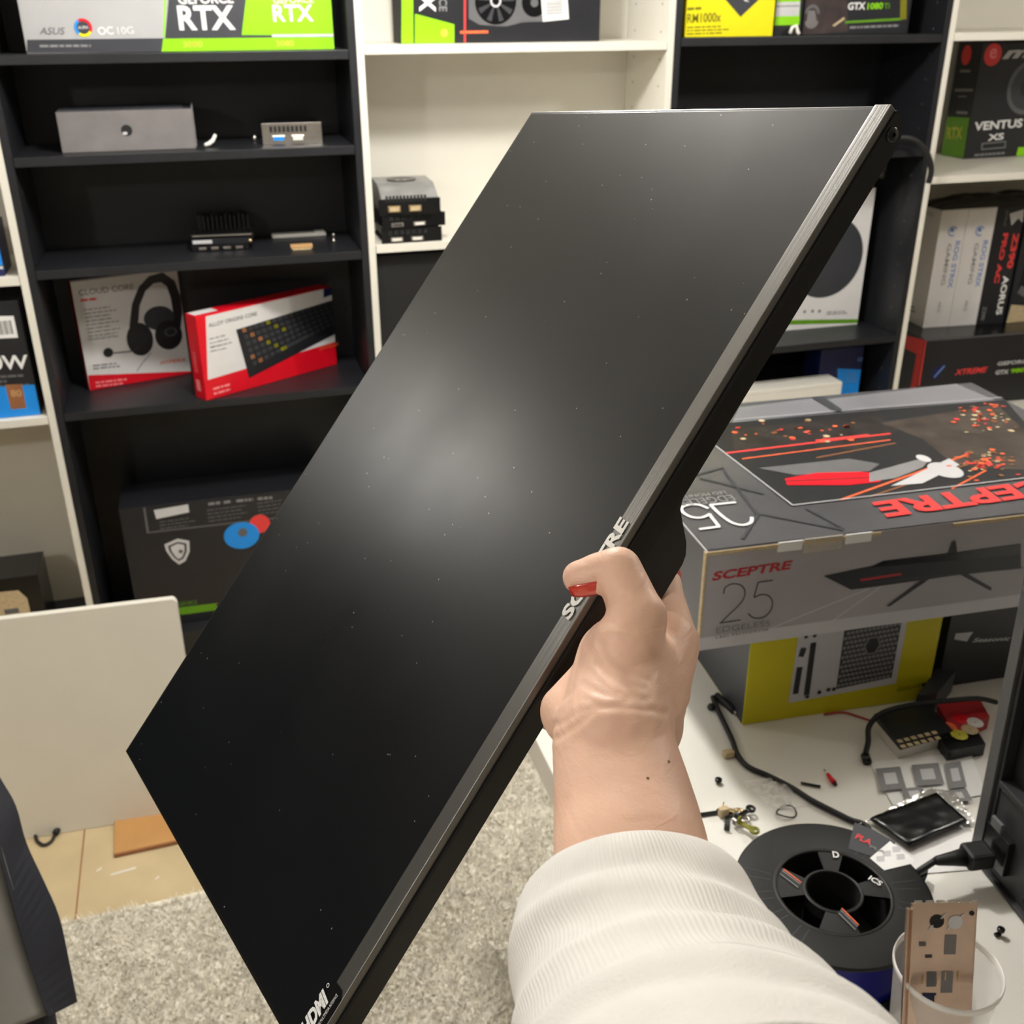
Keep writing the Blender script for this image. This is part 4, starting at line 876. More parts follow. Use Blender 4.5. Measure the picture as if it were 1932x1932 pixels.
# pile of metal brackets
rg3 = random.Random(11)
for k, (x, y, m_, l, an, lb) in enumerate([
        (1335, 1537, 'black_gloss', 0.034, -5, 'black metal bracket nearest the wrist'),
        (1378, 1530, 'brass', 0.020, -35, 'brass bracket arm lying over the black ones'),
        (1402, 1536, 'black_gloss', 0.026, 20, 'black bracket with a round eyelet beside the spool'),
        (1372, 1552, 'pcb', 0.028, 60, 'dark green bracket at the foot of the bracket pile'),
        (1395, 1552, 'steel', 0.018, 15, 'bright steel clip in the bracket pile'),
        (1408, 1560, 'olive_ink', 0.022, -60, 'olive clip touching the spool rim')]):
    t = thing('metal_bracket', lb, 'bracket', onZ(x, y, z0+0.0035*(k % 3)), math.radians(an), group='brackets beside the spool')
    MB().box((-l/2, -0.003, 0), (l/2, 0.003, 0.0022), m_, bev=0.0006).build('arm', t)
    MB().lathe([(0.0032, 0), (0.006, 0), (0.006, 0.0026), (0.0032, 0.0026), (0.0032, 0)], m_, 16, Matrix.Translation((l/2, 0, 0))).build('eyelet', t)
    MB().box((-l/2, -0.003, 0.0022), (-l/2+0.002, 0.003, 0.009), m_, bev=0.0004).build('upturned_tab', t)
t = thing('wood_chip', 'pale pinkish plug on top of the bracket pile', 'plug', onZ(1366, 1524, z0+0.012)); MB().box((-0.006, -0.004, -0.012), (0.006, 0.004, 0.0), 'kraft', bev=0.002).build('body', t)
t = thing('wire_loop', 'thin black wire ring behind the spool rim', 'wire', onZ(1484, 1532, z0+0.002))
MB().tube([(0.012*math.cos(a), 0.010*math.sin(a), 0.002*math.sin(2*a)) for a in np.linspace(0, 6.28, 25)[:-1]], 0.0009, 'rubber', 6, close=True).build('loop', t)

# filament spool
t = thing('filament_spool', 'black spool of dark blue filament with white sticker on the desk', 'spool')
T_ = cw(1572, 1690, 1.0); c_ = onZ(1572, 1680, 0.852); R_ = 0.0975; c_.z = z0; t.location = c_
H_ = 0.852-z0
WINS = []
for (x0, y0), (x1, y1) in [((1500, 1648), (1545, 1602)), ((1588, 1612), (1665, 1652)), ((1668, 1690), (1618, 1752)), ((1553, 1738), (1487, 1690))]:
    p0, p1 = onZ(x0, y0, 0.852)-c_, onZ(x1, y1, 0.852)-c_; a0, a1 = math.degrees(math.atan2(p0.y, p0.x)) % 360, math.degrees(math.atan2(p1.y, p1.x)) % 360
    d__ = (a0-a1) % 360; WINS.append((a1, a1+d__) if d__ < 180 else (a0, a0+(360-d__)))
def flange(z):
    mb = MB(); n = 96; w0, w1 = 0.027, 0.056
    rings = [(R_, z-0.0035), (R_, z-0.0005), (R_-0.002, z), (w1+0.004, z), (w1, z-0.0008)]
    mb.lathe(rings, 'spool_black', n); mb.lathe([(R_, z-0.0035), (w1, z-0.0035), (w1, z-0.0008)][::-1], 'spool_black', n)
    # web with four windows
    wins = WINS
    vs = []; fs = []
    for k in range(n+1):
        a = 2*math.pi*k/n
        for r in (w0, w1):
            for zz_ in (z-0.001, z-0.0035): vs.append((r*math.cos(a), r*math.sin(a), zz_))
    for k in range(n):
        d_ = (k+0.5)*360/n; o_ = 4*k
        if any(a0 < d_ < a1 or a0 < d_+360 < a1 for a0, a1 in wins): continue
        fs += [(o_, o_+4, o_+6, o_+2), (o_+1, o_+3, o_+7, o_+5)]
    mb.add(vs, fs, 'spool_black')
    mb.lathe([(w0, z-0.0035), (w0-0.001, z-0.0005), (w0+0.002, z), (w0+0.003, z-0.001)], 'spool_black', n)
    mb.lathe([(w1-0.001, z-0.001), (w1, z+0.0003), (w1+0.002, z+0.0003), (w1+0.003, z)], 'spool_black', n)
    for k in range(48):
        a = 2*math.pi*k/48
        if math.degrees(a) % 180 < 45 or 140 < math.degrees(a) % 180:
            ca, sa = math.cos(a), math.sin(a)
            if k % 3: mb.add([(r*ca-s*sa*0.0004, r*sa+s*ca*0.0004, z+0.00025) for r, s in [(0.062, 1), (0.062, -1), (0.088, -1), (0.088, 1)]], [(0, 1, 2, 3)], 'charcoal')
    return mb
flange(H_).build('top_flange', t); flange(0.0042).build('bottom_flange', t)
MB().lathe([(0.026, 0.001), (0.026, H_-0.001)], 'black_matte', 48).lathe([(0.057, 0.0045), (0.057, H_-0.004)], 'black_matte', 48).lathe([(0.057, 0.0045), (0.026, 0.0045)], 'black_matte', 48).build('hub', t)
mb = MB(); prof = []
zc = 0.006
while zc < H_-0.006: prof += [(0.0855, zc), (0.0862, zc+0.0009)]; zc += 0.0018
mb.lathe(prof, 'filament_blue', 72); mb.lathe([(0.084, H_-0.0045), (0.060, H_-0.0045)], 'filament_blue', 48); mb.build('filament', t)
sb = MB(); zL = 0.8522+0.0006-z0
def dpoly(pts, m_, dz, mb, P0=None):
    q = [onZ(x, y, z0+H_)-c_ for x, y in pts]; mb.add([(p.x, p.y, H_+0.0005+dz) for p in q], [tuple(range(len(q)))], m_)
lb = MB(); dpoly([(1612, 1552), (1650, 1567), (1690, 1590), (1676, 1608), (1650, 1618), (1600, 1602)], 'charcoal', 0, lb); lb.build('clear_label', t)
lb = MB(); dpoly([(1679, 1588), (1724, 1622), (1722, 1630), (1668, 1643), (1641, 1620)], 'white_ink', 0.0003, lb)
for x, y in [(1690, 1604), (1660, 1622), (1698, 1618), (1672, 1612)]: dpoly([(x-7, y-5), (x+8, y-6), (x+9, y+4), (x-6, y+5)], 'silver_card', 0.0005, lb)
lb.build('sticker', t)
def dtext(txt, a, b, h, m_, bold=0.02):
    lb = MB()
    g, fs = glyphs(txt, bold, 0); A_ = onZ(*a, z0+H_)-c_; B2 = onZ(*b, z0+H_)-c_; tt = B2-A_; tt.z = 0; nn = Vector((-tt.y, tt.x, 0)).normalized()*h
    lb.add([Vector((A_.x, A_.y, H_+0.0011))+tt*x+nn*y for x, y in g], fs, m_); lb.build('lettering', t)
dtext('PLA', (1612, 1583), (1641, 1596), 0.009, 'red_ink'); dtext('PLA', (1640, 1600), (1668, 1612), 0.004, 'grey_ink'); dtext('ICS', (1637, 1660), (1660, 1673), 0.007, 'white_ink'); dtext('D', (1572, 1619), (1584, 1620), 0.009, 'white_ink')
for (x0, y0, x1, y1) in [(1478, 1640, 1512, 1666), (1588, 1714, 1620, 1746)]:
    lb = MB()
    for k, (m_) in enumerate(['orange_ink', 'grey_ink', 'charcoal', 'grey_ink']):
        a = onZ(x0-2*k, y0+3*k, z0+H_)-c_; b_ = onZ(x1-2*k, y1+3*k, z0+H_)-c_; d_ = (b_-a).normalized(); n_ = Vector((-d_.y, d_.x, 0))*0.0006
        lb.add([Vector((p.x, p.y, H_+0.0006)) for p in (a-n_, b_-n_, b_+n_, a+n_)], [(0, 1, 2, 3)], m_)
    lb.build('printed_lines', t)

# frosted cup with the I/O shield
t = thing('plastic_cup', 'frosted translucent cup at the bottom right corner of the photo', 'cup')
rim_c = onZ(1790, 1822, z0+0.118); cc = Vector((rim_c.x, rim_c.y, z0)); t.location = cc
R1 = (onZ(1900, 1848, z0+0.118)-onZ(1686, 1800, z0+0.118)).length/2
frost = mat('frosted_plastic', (0.80, 0.78, 0.76), 0.35, nz=0.02, alpha=0.34, bump=0.05)
MB().lathe([(0.001, 0.001), (R1*0.72, 0.001), (R1*0.76, 0.004), (R1*0.95, 0.108), (R1*0.95, 0.110)], frost, 56).build('wall', t)
MB().lathe([(R1*0.95, 0.110), (R1*0.99, 0.111), (R1*1.0, 0.1145), (R1*0.985, 0.118), (R1*0.955, 0.1165), (R1*0.95, 0.110)], mat('frosted_rim', (0.9, 0.88, 0.85), 0.25, alpha=0.75), 56).build('rim', t)
t = thing('io_shield', 'copper-toned metal motherboard port plate standing in the frosted cup', 'port plate')
Pb = onZ(1772, 1893, z0+0.098); Pt = onZ(1782, 1703, z0+0.188); uz = (Pt-Pb).normalized(); wS = 0.0565; hS = (Pt-Pb).length+0.028
ux = (RT-uz*RT.dot(uz)).normalized(); uy = uz.cross(ux); O = Pt-uz*hS-ux*wS/2
mtx = Matrix(((ux.x, uy.x, uz.x, O.x), (ux.y, uy.y, uz.y, O.y), (ux.z, uy.z, uz.z, O.z), (0, 0, 0, 1)))
t.matrix_world = mtx
mb = MB(); mb.box((0, 0, 0), (wS, 0.0008, hS), 'copper_steel', bev=0.0002)
mb.box((0, -0.004, 0), (0.0009, 0.0008, hS), 'copper_steel'); mb.box((wS-0.0009, 0, 0.0), (wS, 0.005, hS-0.006), 'copper_steel'); mb.box((-0.003, 0.0, 0.0), (0, 0.004, hS-0.006), 'copper_steel')
mb.build('plate', t)
mb = MB()
for k in range(6): x = 0.003+k*wS/6; mb.box((x, -0.0005, hS), (x+wS/9, 0.0012, hS+0.0018), 'steel')
mb.build('spring_finger', t)
holes = MB()
def hole(x, z, r, m_, yy=-0.0004):
    holes.add([(x+r*math.cos(a), yy, z+r*math.sin(a)) for a in np.linspace(0, 2*math.pi, 21)[:-1]], [tuple(range(20))], m_)
hole(wS*0.40, hS-0.017, 0.0062, 'black_matte'); hole(wS*0.68, hS-0.018, 0.0062, 'silver_line'); hole(wS*0.92, hS-0.010, 0.0022, 'black_matte')
for x, z, w_, h_, m_ in [(0.20, 0.066, 0.006, 0.004, 'mid_grey'), (0.30, 0.055, 0.006, 0.003, 'charcoal'), (0.62, 0.058, 0.010, 0.018, 'grey_card'), (0.36, 0.028, 0.008, 0.014, 'mid_grey'), (0.34, 0.012, 0.012, 0.010, 'blue_dark'), (0.6, 0.022, 0.010, 0.02, 'grey_card')]:
    x0 = wS*x-w_/2; z += 0.016; holes.add([(x0, -0.0003, z), (x0+w_, -0.0003, z), (x0+w_, -0.0003, z+h_), (x0, -0.0003, z+h_)], [(0, 1, 2, 3)], m_)
for x, z in [(0.22, 0.030), (0.44, 0.028), (0.56, 0.034), (0.76, 0.034), (0.42, 0.012)]:
    x0 = wS*x; z += 0.016; holes.add([(x0, -0.0006, z), (x0+0.0012, -0.0006, z), (x0+0.0012, -0.0006, z+0.008), (x0, -0.0006, z+0.008)], [(0, 1, 2, 3)], 'brass')
for x, s_ in [(0.40, 1), (0.68, 1), (0.40, -1), (0.68, -1)]:
    cx_ = wS*x+s_*0.0052; cz_ = hS-0.0175+s_*0.0052; holes.add([(cx_-0.0026, -0.0005, cz_-0.0018), (cx_-0.0014, -0.0005, cz_-0.0026), (cx_+0.0026, -0.0005, cz_+0.0018), (cx_+0.0014, -0.0005, cz_+0.0026)], [(0, 1, 2, 3)], 'silver_line')
holes.build('punched_opening', t)

# pc case at the right edge
t = thing('computer_case', 'black tower computer case standing at the right edge of the desk', 'computer')
A = onZ(1828, 1612, z0); B_ = onZ(1932, 1748, z0); dirr = (B_-A); dirr.z = 0; dirr.normalize()
into = Vector((-dirr.y, dirr.x, 0));
if into.x < 0: into = -into
Hh = 0.46; W_ = 0.21; Dp = 0.34
up = Vector((0, 0, 1)); tilt = Matrix.Rotation(math.radians(0.0), 3, into)
mtx = Matrix(((dirr.x, into.x, 0, A.x), (dirr.y, into.y, 0, A.y), (0, 0, 1, A.z), (0, 0, 0, 1))); t.matrix_world = mtx@Matrix.Rotation(math.radians(-2.6), 4, 'Y')
def lb_(a, b_, m_, name, bev=0.001): return MB().box(a, b_, m_, bev=bev).build(name, t)
lb_((0.0, 0.03, 0.003), (0.002, Dp, Hh), 'pc_paint', 'side_panel'); lb_((W_-0.002, 0.0, 0.003), (W_, Dp, Hh), 'pc_paint', 'side_panel')
lb_((0.0, 0.0, Hh-0.002), (W_, Dp, Hh), 'pc_paint', 'top_panel'); lb_((0.0, 0.0, 0.0), (W_, Dp, 0.003), 'pc_paint', 'base_panel'); lb_((0.002, Dp-0.004, 0.003), (W_-0.002, Dp, Hh-0.002), 'black_gloss', 'front_panel')
lb_((0.0, 0.0, 0.003), (0.016, 0.03, Hh-0.002), 'pc_edge', 'frame_post'); lb_((0.016, 0.004, 0.003), (0.022, 0.03, Hh-0.01), 'pc_paint', 'door_edge')
lb_((0.022, 0.006, 0.0035), (W_-0.002, 0.012, 0.115), 'pc_paint', 'rear_plate')
lb_((0.022, 0.016, 0.116), (W_-0.002, 0.02, Hh-0.003), 'black_matte', 'rear_plate')
lb_((0.022, 0.002, 0.112), (W_-0.002, 0.03, 0.119), 'pc_paint', 'shelf_lip')
for z in (0.145, 0.165, 0.185, 0.205): MB().box((0.07, 0.010, z), (0.18, 0.0158, z+0.007), 'pc_paint', bev=0.002).build('slot_cover', t)
MB().lathe([(0.001, 0.003), (0.004, 0.002), (0.005, 0)], 'steel', 14, Matrix.Translation((0.010, -0.0004, 0.345))@Matrix.Rotation(math.pi/2, 4, 'X')).build('screw', t)
mb = MB()
for i in range(12):
    for k in range(9): mb.box((0.09+i*0.009, 0.0052, 0.012+k*0.010), (0.095+i*0.009, 0.0060, 0.017+k*0.010), 'black_matte')
mb.build('grille', t)
lb_((0.022, -0.002, 0.022), (0.062, 0.006, 0.066), 'black_gloss', 'power_inlet'); lb_((0.032, -0.006, 0.070), (0.050, -0.002, 0.082), 'mid_grey', 'rocker_switch')
plug = mtx@Vector((0.035, -0.004, 0.034))
t = thing('power_cable', 'black mains cable running from the case across the desk to the yellow carton', 'cable')
pl = [plug, plug-into*0.03]
MB().box((0, 0, 0), (0.026, 0.030, 0.020), 'rubber', bev=0.004).build('plug', t, mtx@Matrix.Translation((0.026, -0.036, 0.028)))
st_ = mtx@Vector((0.038, -0.036, 0.037))
mb = MB(); mb.tube([st_, st_-into*0.012, st_-into*0.03, st_-into*0.034], [0.010, 0.008, 0.0055, 0.004], 'rubber', 12)
mb.build('strain_relief', t)
s2 = st_-into*0.034
ww = [(1640, 1566), (1600, 1545), (1535, 1512), (1495, 1487), (1450, 1464), (1412, 1447), (1392, 1425), (1382, 1398), (1368, 1368), (1352, 1335), (1345, 1315)]
pts = [s2, s2+Vector((-0.02, 0.0, -0.012)), onZ(1745, 1645, z0+0.01), Vector((c_.x+0.110, c_.y+0.02, z0+0.006)), Vector((c_.x+0.095, c_.y+0.065, z0+0.006))]+[onZ(x, y, z0+0.004) for x, y in ww]
MB().tube(smooth(pts), 0.0036, 'rubber', 10).build('cord', t)
t = thing('cable_plug', 'small black plug with a silver pin beside the lower left corner of the yellow carton', 'plug')
a, b_ = onZ(1352, 1312, z0+0.005), onZ(1385, 1342, z0+0.005)
MB().tube([a, b_], 0.005, 'rubber', 10).build('body', t); MB().tube([b_, b_+(b_-a)*0.12], 0.002, 'steel', 8).build('pin', t)
t = thing('cable_tie', 'small black tie knot on the desk at the end of the mains cable', 'cable tie', onZ(1342, 1334, z0+0.005))
MB().lathe([(0.001, -0.004), (0.005, -0.003), (0.006, 0.0), (0.004, 0.004), (0.001, 0.005)], 'rubber', 10).build('knot', t)

# ------------------------------------------------------------------ the monitor held in the hand
MW, MH = 0.5575, 0.3275
a_c = Vector((0.549, -0.288, -0.791)).normalized(); b_c = Vector((-0.526, -0.843, -0.054)); b_c = (b_c-a_c*a_c.dot(b_c)).normalized(); n_c = a_c.cross(b_c)
def c2w(v): return RT*v.x+UP*v.y+FW*v.z
aw, bw, nw = c2w(a_c), c2w(b_c), c2w(n_c)
TR = CAM+c2w(Vector((0.01471, 0.30065, 0.79792)))
BR = TR+aw*MH; BL = BR+bw*MW
X_, Y_, Z_ = -bw, -nw, -aw
MM = Matrix(((X_.x, Y_.x, Z_.x, BL.x), (X_.y, Y_.y, Z_.y, BL.y), (X_.z, Y_.z, Z_.z, BL.z), (0, 0, 0, 1)))
mon = Box('monitor', 'slim black computer monitor held up at an angle by the hand', 'monitor', MW, 0.01, MH, MM, 'monitor_plastic', solid=False)
CH = mon.px('front', 1648, 205)[1]
# screen material: glossy-matte black glass with dust
sm = mat('screen_glass', (0.004, 0.0045, 0.006), 0.30, spec=0.5, nz=0.0)
nt = sm.node_tree; bs = nt.nodes['Principled BSDF']
for l in list(bs.inputs['Base Color'].links): nt.links.remove(l)
tc = nt.nodes.new('ShaderNodeTexCoord'); vo = nt.nodes.new('ShaderNodeTexVoronoi'); vo.inputs['Scale'].default_value = 130; vo.inputs['Randomness'].default_value = 1
nt.links.new(tc.outputs['Object'], vo.inputs['Vector'])
# only some cells carry a speck
lt_ = nt.nodes.new('ShaderNodeMath'); lt_.operation = 'LESS_THAN'; lt_.inputs[1].default_value = 0.062; nt.links.new(vo.outputs['Distance'], lt_.inputs[0])
sx = nt.nodes.new('ShaderNodeSeparateColor'); nt.links.new(vo.outputs['Color'], sx.inputs[0])
g2 = nt.nodes.new('ShaderNodeMath'); g2.operation = 'GREATER_THAN'; g2.inputs[1].default_value = 0.72; nt.links.new(sx.outputs[0], g2.inputs[0])
mu = nt.nodes.new('ShaderNodeMath'); mu.operation = 'MULTIPLY'; nt.links.new(lt_.outputs[0], mu.inputs[0]); nt.links.new(g2.outputs[0], mu.inputs[1])
mx = nt.nodes.new('ShaderNodeMix'); mx.data_type = 'RGBA'; mx.inputs[6].default_value = (0.0025, 0.0035, 0.0055, 1); mx.inputs[7].default_value = (0.30, 0.30, 0.29, 1); nt.links.new(mu.outputs[0], mx.inputs[0]); nt.links.new(mx.outputs[2], bs.inputs['Base Color'])
# smears: soft roughness variation
ns = nt.nodes.new('ShaderNodeTexNoise'); ns.inputs['Scale'].default_value = 9; ns.inputs['Detail'].default_value = 5; nt.links.new(tc.outputs['Object'], ns.inputs['Vector'])
mr = nt.nodes.new('ShaderNodeMapRange'); mr.inputs[1].default_value = 0.3; mr.inputs[2].default_value = 0.7; mr.inputs[3].default_value = 0.27; mr.inputs[4].default_value = 0.33
nt.links.new(ns.outputs['Fac'], mr.inputs[0]); nt.links.new(mr.outputs[0], bs.inputs['Roughness'])
MB().box((0.0022, 0.0, CH), (MW-0.0022, 0.002, MH-0.0025), sm, bev=0.0002).build('screen', mon.root)
mb = MB(); mb.box((0, 0.0004, CH), (MW, 0.008, MH), 'monitor_plastic', bev=0.0008)
mb.build('frame', mon.root)
bru = mat('brushed_trim', (0.25, 0.248, 0.245), 0.34, metal=0.9, nz=0.1, nscale=3)
nt = bru.node_tree; bs = nt.nodes['Principled BSDF']; tc = nt.nodes.new('ShaderNodeTexCoord'); mp_ = nt.nodes.new('ShaderNodeMapping'); mp_.inputs['Scale'].default_value = (3, 3, 900); nz_ = nt.nodes.new('ShaderNodeTexNoise'); nz_.inputs['Scale'].default_value = 1; nz_.inputs['Detail'].default_value = 4
nt.links.new(tc.outputs['Object'], mp_.inputs['Vector']); nt.links.new(mp_.outputs[0], nz_.inputs['Vector']); bp = nt.nodes.new('ShaderNodeBump'); bp.inputs['Strength'].default_value = 0.25; bp.inputs['Distance'].default_value = 0.0005; nt.links.new(nz_.outputs['Fac'], bp.inputs['Height']); nt.links.new(bp.outputs[0], bs.inputs['Normal'])
MB().box((0, -0.0006, 0.0006), (MW, 0.004, CH), bru, bev=0.0005).build('chin_trim', mon.root)
# rear housing: lower half thicker, rounded right end seen from below
def rr(x0, x1, y0, y1, r, n=8):
    out = [(x0, y0)]; out.append((x1, y0))
    for k in range(n+1): a = math.pi/2*k/n; out.append((x1-r+r*math.cos(a), y1-r+r*math.sin(a)))
    for k in range(n+1): a = math.pi/2*(1+k/n); out.append((x0+r+r*math.cos(a), y1-r+r*math.sin(a)))
    return out
MB().prism(rr(0.0, MW, 0.004, 0.0185, 0.0125), 0.0, CH+0.002, 'monitor_plastic').build('lower_rail', mon.root)
MB().prism(rr(0.01, MW-0.01, 0.008, 0.018, 0.008), CH+0.002, 0.17, 'monitor_plastic').build('rear_cover', mon.root)
MB().prism([(0, 0.0045), (MW, 0.0045), (MW, 0.0058), (0, 0.0058)], -0.0005, 0.0004, 'black_matte').build('groove', mon.root)
xc = MW/2; hb = 0.058
prof = [(xc+0.077, 0.016), (xc+0.055, 0.0185), (xc+0.048, 0.023), (xc+0.043, 0.030), (xc+0.036, 0.040), (xc+0.031, 0.044), (xc+0.026, 0.0455)]
prof = prof+[(2*xc-x, y) for x, y in prof[::-1]]
bm = bmesh.new(); vs = [bm.verts.new((x, y, 0.001)) for x, y in prof]; f = bm.faces.new(vs); r_ = bmesh.ops.extrude_face_region(bm, geom=[f])
for v in r_['geom']:
    if isinstance(v, bmesh.types.BMVert): v.co.z = 0.15
bmesh.ops.recalc_face_normals(bm, faces=bm.faces); bmesh.ops.bevel(bm, geom=[e for e in bm.edges if abs(e.verts[0].co.z-e.verts[1].co.z) < 1e-6 and e.verts[0].co.z < 0.01 and max(e.verts[0].co.y, e.verts[1].co.y) > 0.0186], offset=0.001, segments=2, affect='EDGES')
MB().bm(bm, 'monitor_bulge').build('stand_housing', mon.root)
MB().lathe([(0.001, 0.0012), (0.0035, 0.001), (0.0042, 0.0), (0.0042, -0.001)], 'black_gloss', 20, Matrix.Translation((MW-0.010, 0.0105, -0.0002))@Matrix.Rotation(math.pi, 4, 'X')).build('screw_cap', mon.root)
lt = MB()
A_ = mon.px('front', 1077, 1176); B2 = mon.px('front', 1196, 985)
def letters(txt, u0, u1, v0, h, mb, m_, bold=0.03, shear=0.15): mon.text('front', txt, (u0, v0), (u1, v0), h, m_, bold=bold, shear=shear, mb=mb, lift=0.0013)
letters('SCEPTRE', mon.px('front', 1075, 1172)[0], mon.px('front', 1192, 985)[0], 0.0035, 0.0080, lt, 'chrome_letter', bold=0.04, shear=0.1)
lt.build('lettering', mon.root)
st = MB(); u1 = mon.px('front', 648, 1870)[0]
mon.poly('front', [(0.008, 0.001), (u1-0.003, 0.001), (u1, 0.004), (u1, CH+0.001), (0.008, CH+0.001)], 'black_gloss', mb=st, lift=0.0010)
mon.text('front', 'HDMI', (0.010, 0.0075), (u1-0.0075, 0.0075), 0.0085, 'white_ink', mb=st, lift=0.00125, bold=0.05, shear=0.25)
mon.text('front', 'HIGH-DEFINITION MULTIMEDIA INTERFACE', (0.010, 0.0042), (u1-0.003, 0.0042), 0.0018, 'white_ink', mb=st, lift=0.00125)
mon.disc('front', (u1-0.005, 0.015), 0.0011, 'white_ink', 0.0007, mb=st, n=16); mon.lay = 0
st.build('port_sticker', mon.root)

# ------------------------------------------------------------------ person: forearm, hand, sleeve
skin = mat('skin', (0.90, 0.58, 0.44), 0.45, spec=0.35, nz=0.07, nscale=22, sss=0.15)
nt = skin.node_tree; bs = nt.nodes['Principled BSDF']; tc = nt.nodes.new('ShaderNodeTexCoord')
mp_ = nt.nodes.new('ShaderNodeMapping'); mp_.inputs['Scale'].default_value = (60, 60, 260); mp_.inputs['Rotation'].default_value = (0.5, 0.35, 0.3)
nz_ = nt.nodes.new('ShaderNodeTexNoise'); nz_.inputs['Scale'].default_value = 1.0; nz_.inputs['Detail'].default_value = 3; nz_.inputs['Distortion'].default_value = 0.6
vo = nt.nodes.new('ShaderNodeTexVoronoi'); vo.inputs['Scale'].default_value = 700
nt.links.new(tc.outputs['Object'], mp_.inputs[0]); nt.links.new(mp_.outputs[0], nz_.inputs['Vector']); nt.links.new(tc.outputs['Object'], vo.inputs['Vector'])
ad = nt.nodes.new('ShaderNodeMath'); ad.operation = 'MULTIPLY_ADD'; ad.inputs[1].default_value = 0.12; nt.links.new(vo.outputs['Distance'], ad.inputs[0]); nt.links.new(nz_.outputs['Fac'], ad.inputs[2])
bp = nt.nodes.new('ShaderNodeBump'); bp.inputs['Strength'].default_value = 0.42; bp.inputs['Distance'].default_value = 0.0012
nt.links.new(ad.outputs[0], bp.inputs['Height']); nt.links.new(bp.outputs[0], bs.inputs['Normal'])

person = thing('person', 'person\'s forearm in a white ribbed sleeve, right hand gripping the monitor edge', 'person', cw(1300, 1980, 0.3))
PO = person.location.copy()
def ml(x, y, z): return MM@Vector((x, y, z))            # monitor coordinates -> world
body = MB()
def capsule(p, q, r0, r1, n=16):
    """tapered sphere-swept segment"""
    p = Vector(p); q = Vector(q); L = (q-p).length; pts = []; rs = []; d = (q-p)/L
    for k in range(7): a = math.pi/2*k/6; pts.append(p-d*r0*math.cos(a)); rs.append(max(r0*math.sin(a), 0.0003))
    for k in range(1, 6): pts.append(p.lerp(q, k/6)); rs.append(r0+(r1-r0)*k/6)
    for k in range(7): a = math.pi/2*k/6; pts.append(q+d*r1*math.sin(a)); rs.append(max(r1*math.cos(a), 0.0003))
    body.tube(pts, rs, skin, n)
def ell(c, ax, r, n=20):
    """ellipsoid: centre, 3 axis vectors, radii"""
    bm = bmesh.new(); bmesh.ops.create_uvsphere(bm, u_segments=n, v_segments=n//2, radius=1)
    for v in bm.verts: v.co = Vector(c)+ax[0]*v.co.x*r[0]+ax[1]*v.co.y*r[1]+ax[2]*v.co.z*r[2]
    body.bm(bm, skin)
CAMX = (RT, UP, FW)
# forearm: rings of flattened ellipses
def loft(rings, n=28):
    vs = []; fs = []
    for c_, ax, ay, rx, ry in rings:
        for k in range(n): a = 2*math.pi*k/n; vs.append(c_+ax*rx*math.cos(a)+ay*ry*math.sin(a))
    for i in range(len(rings)-1):
        for k in range(n): fs.append((i*n+k, i*n+(k+1) % n, (i+1)*n+(k+1) % n, (i+1)*n+k))
    fs += [tuple(range(n))[::-1], tuple((len(rings)-1)*n+k for k in range(n))]
    body.add(vs, fs, skin)
arm = [(1340, 2080, 0.315, 230, 0.8), (1300, 2000, 0.335, 205, 0.8), (1245, 1880, 0.368, 178, 0.8), (1212, 1760, 0.397, 160, 0.8), (1196, 1650, 0.415, 151, 0.82), (1190, 1600, 0.423, 147, 0.84), (1180, 1530, 0.435, 137, 0.82), (1166, 1450, 0.447, 124, 0.78), (1158, 1400, 0.455, 117, 0.76), (1160, 1350, 0.463, 112, 0.78)]
P_ = [cw(x, y, d) for x, y, d, r, e in arm]; rings = []
for i, (x, y, d, r, e) in enumerate(arm):
    t_ = (P_[min(i+1, len(P_)-1)]-P_[max(i-1, 0)]).normalized(); ax = (RT-t_*RT.dot(t_)).normalized(); ay = t_.cross(ax)
    rings.append((P_[i], ax, ay, r*d/FPX, r*d/FPX*e))
loft(rings)
def C(x, y, d): return cw(x, y, d)
# palm and back of hand
wr = C(1158, 1395, 0.457)
capsule(wr, C(1180, 1255, 0.487), 0.0255, 0.0235)
capsule(C(1150, 1350, 0.468), C(1150, 1235, 0.482), 0.0185, 0.0135)
capsule(C(1210, 1350, 0.474), C(1258, 1215, 0.508), 0.0190, 0.0160)
capsule(C(1215, 1370, 0.480), C(1225, 1260, 0.515), 0.0180, 0.0170)
# heel bulge at the left
capsule(C(1067, 1345, 0.478), C(1110, 1390, 0.462), 0.0118, 0.014)
capsule(C(1064, 1338, 0.480), C(1120, 1300, 0.492), 0.0110, 0.015)
# thumb
mcp = C(1204, 1166, 0.478); ip = ml(MW/2-0.006, -0.0145, 0.004)
ipp = C(1167, 1074, 0.488); tip = C(1093, 1089, 0.494)
capsule(C(1165, 1290, 0.472), mcp, 0.0195, 0.0135)
capsule(C(1185, 1215, 0.474), mcp, 0.0165, 0.0135)
capsule(mcp, ipp, 0.0128, 0.0108)
capsule(ipp, C(1125, 1082, 0.492), 0.0108, 0.0096); capsule(C(1128, 1084, 0.491), tip, 0.0096, 0.0082)
# index finger: knuckle, then up behind the monitor
k1 = C(1281, 1203, 0.535)
capsule(C(1235, 1300, 0.500), k1, 0.0175, 0.0088)
capsule(k1, C(1263, 1135, 0.565), 0.0094, 0.0088); capsule(C(1263, 1135, 0.565), C(1262, 1092, 0.590), 0.0084, 0.0068)
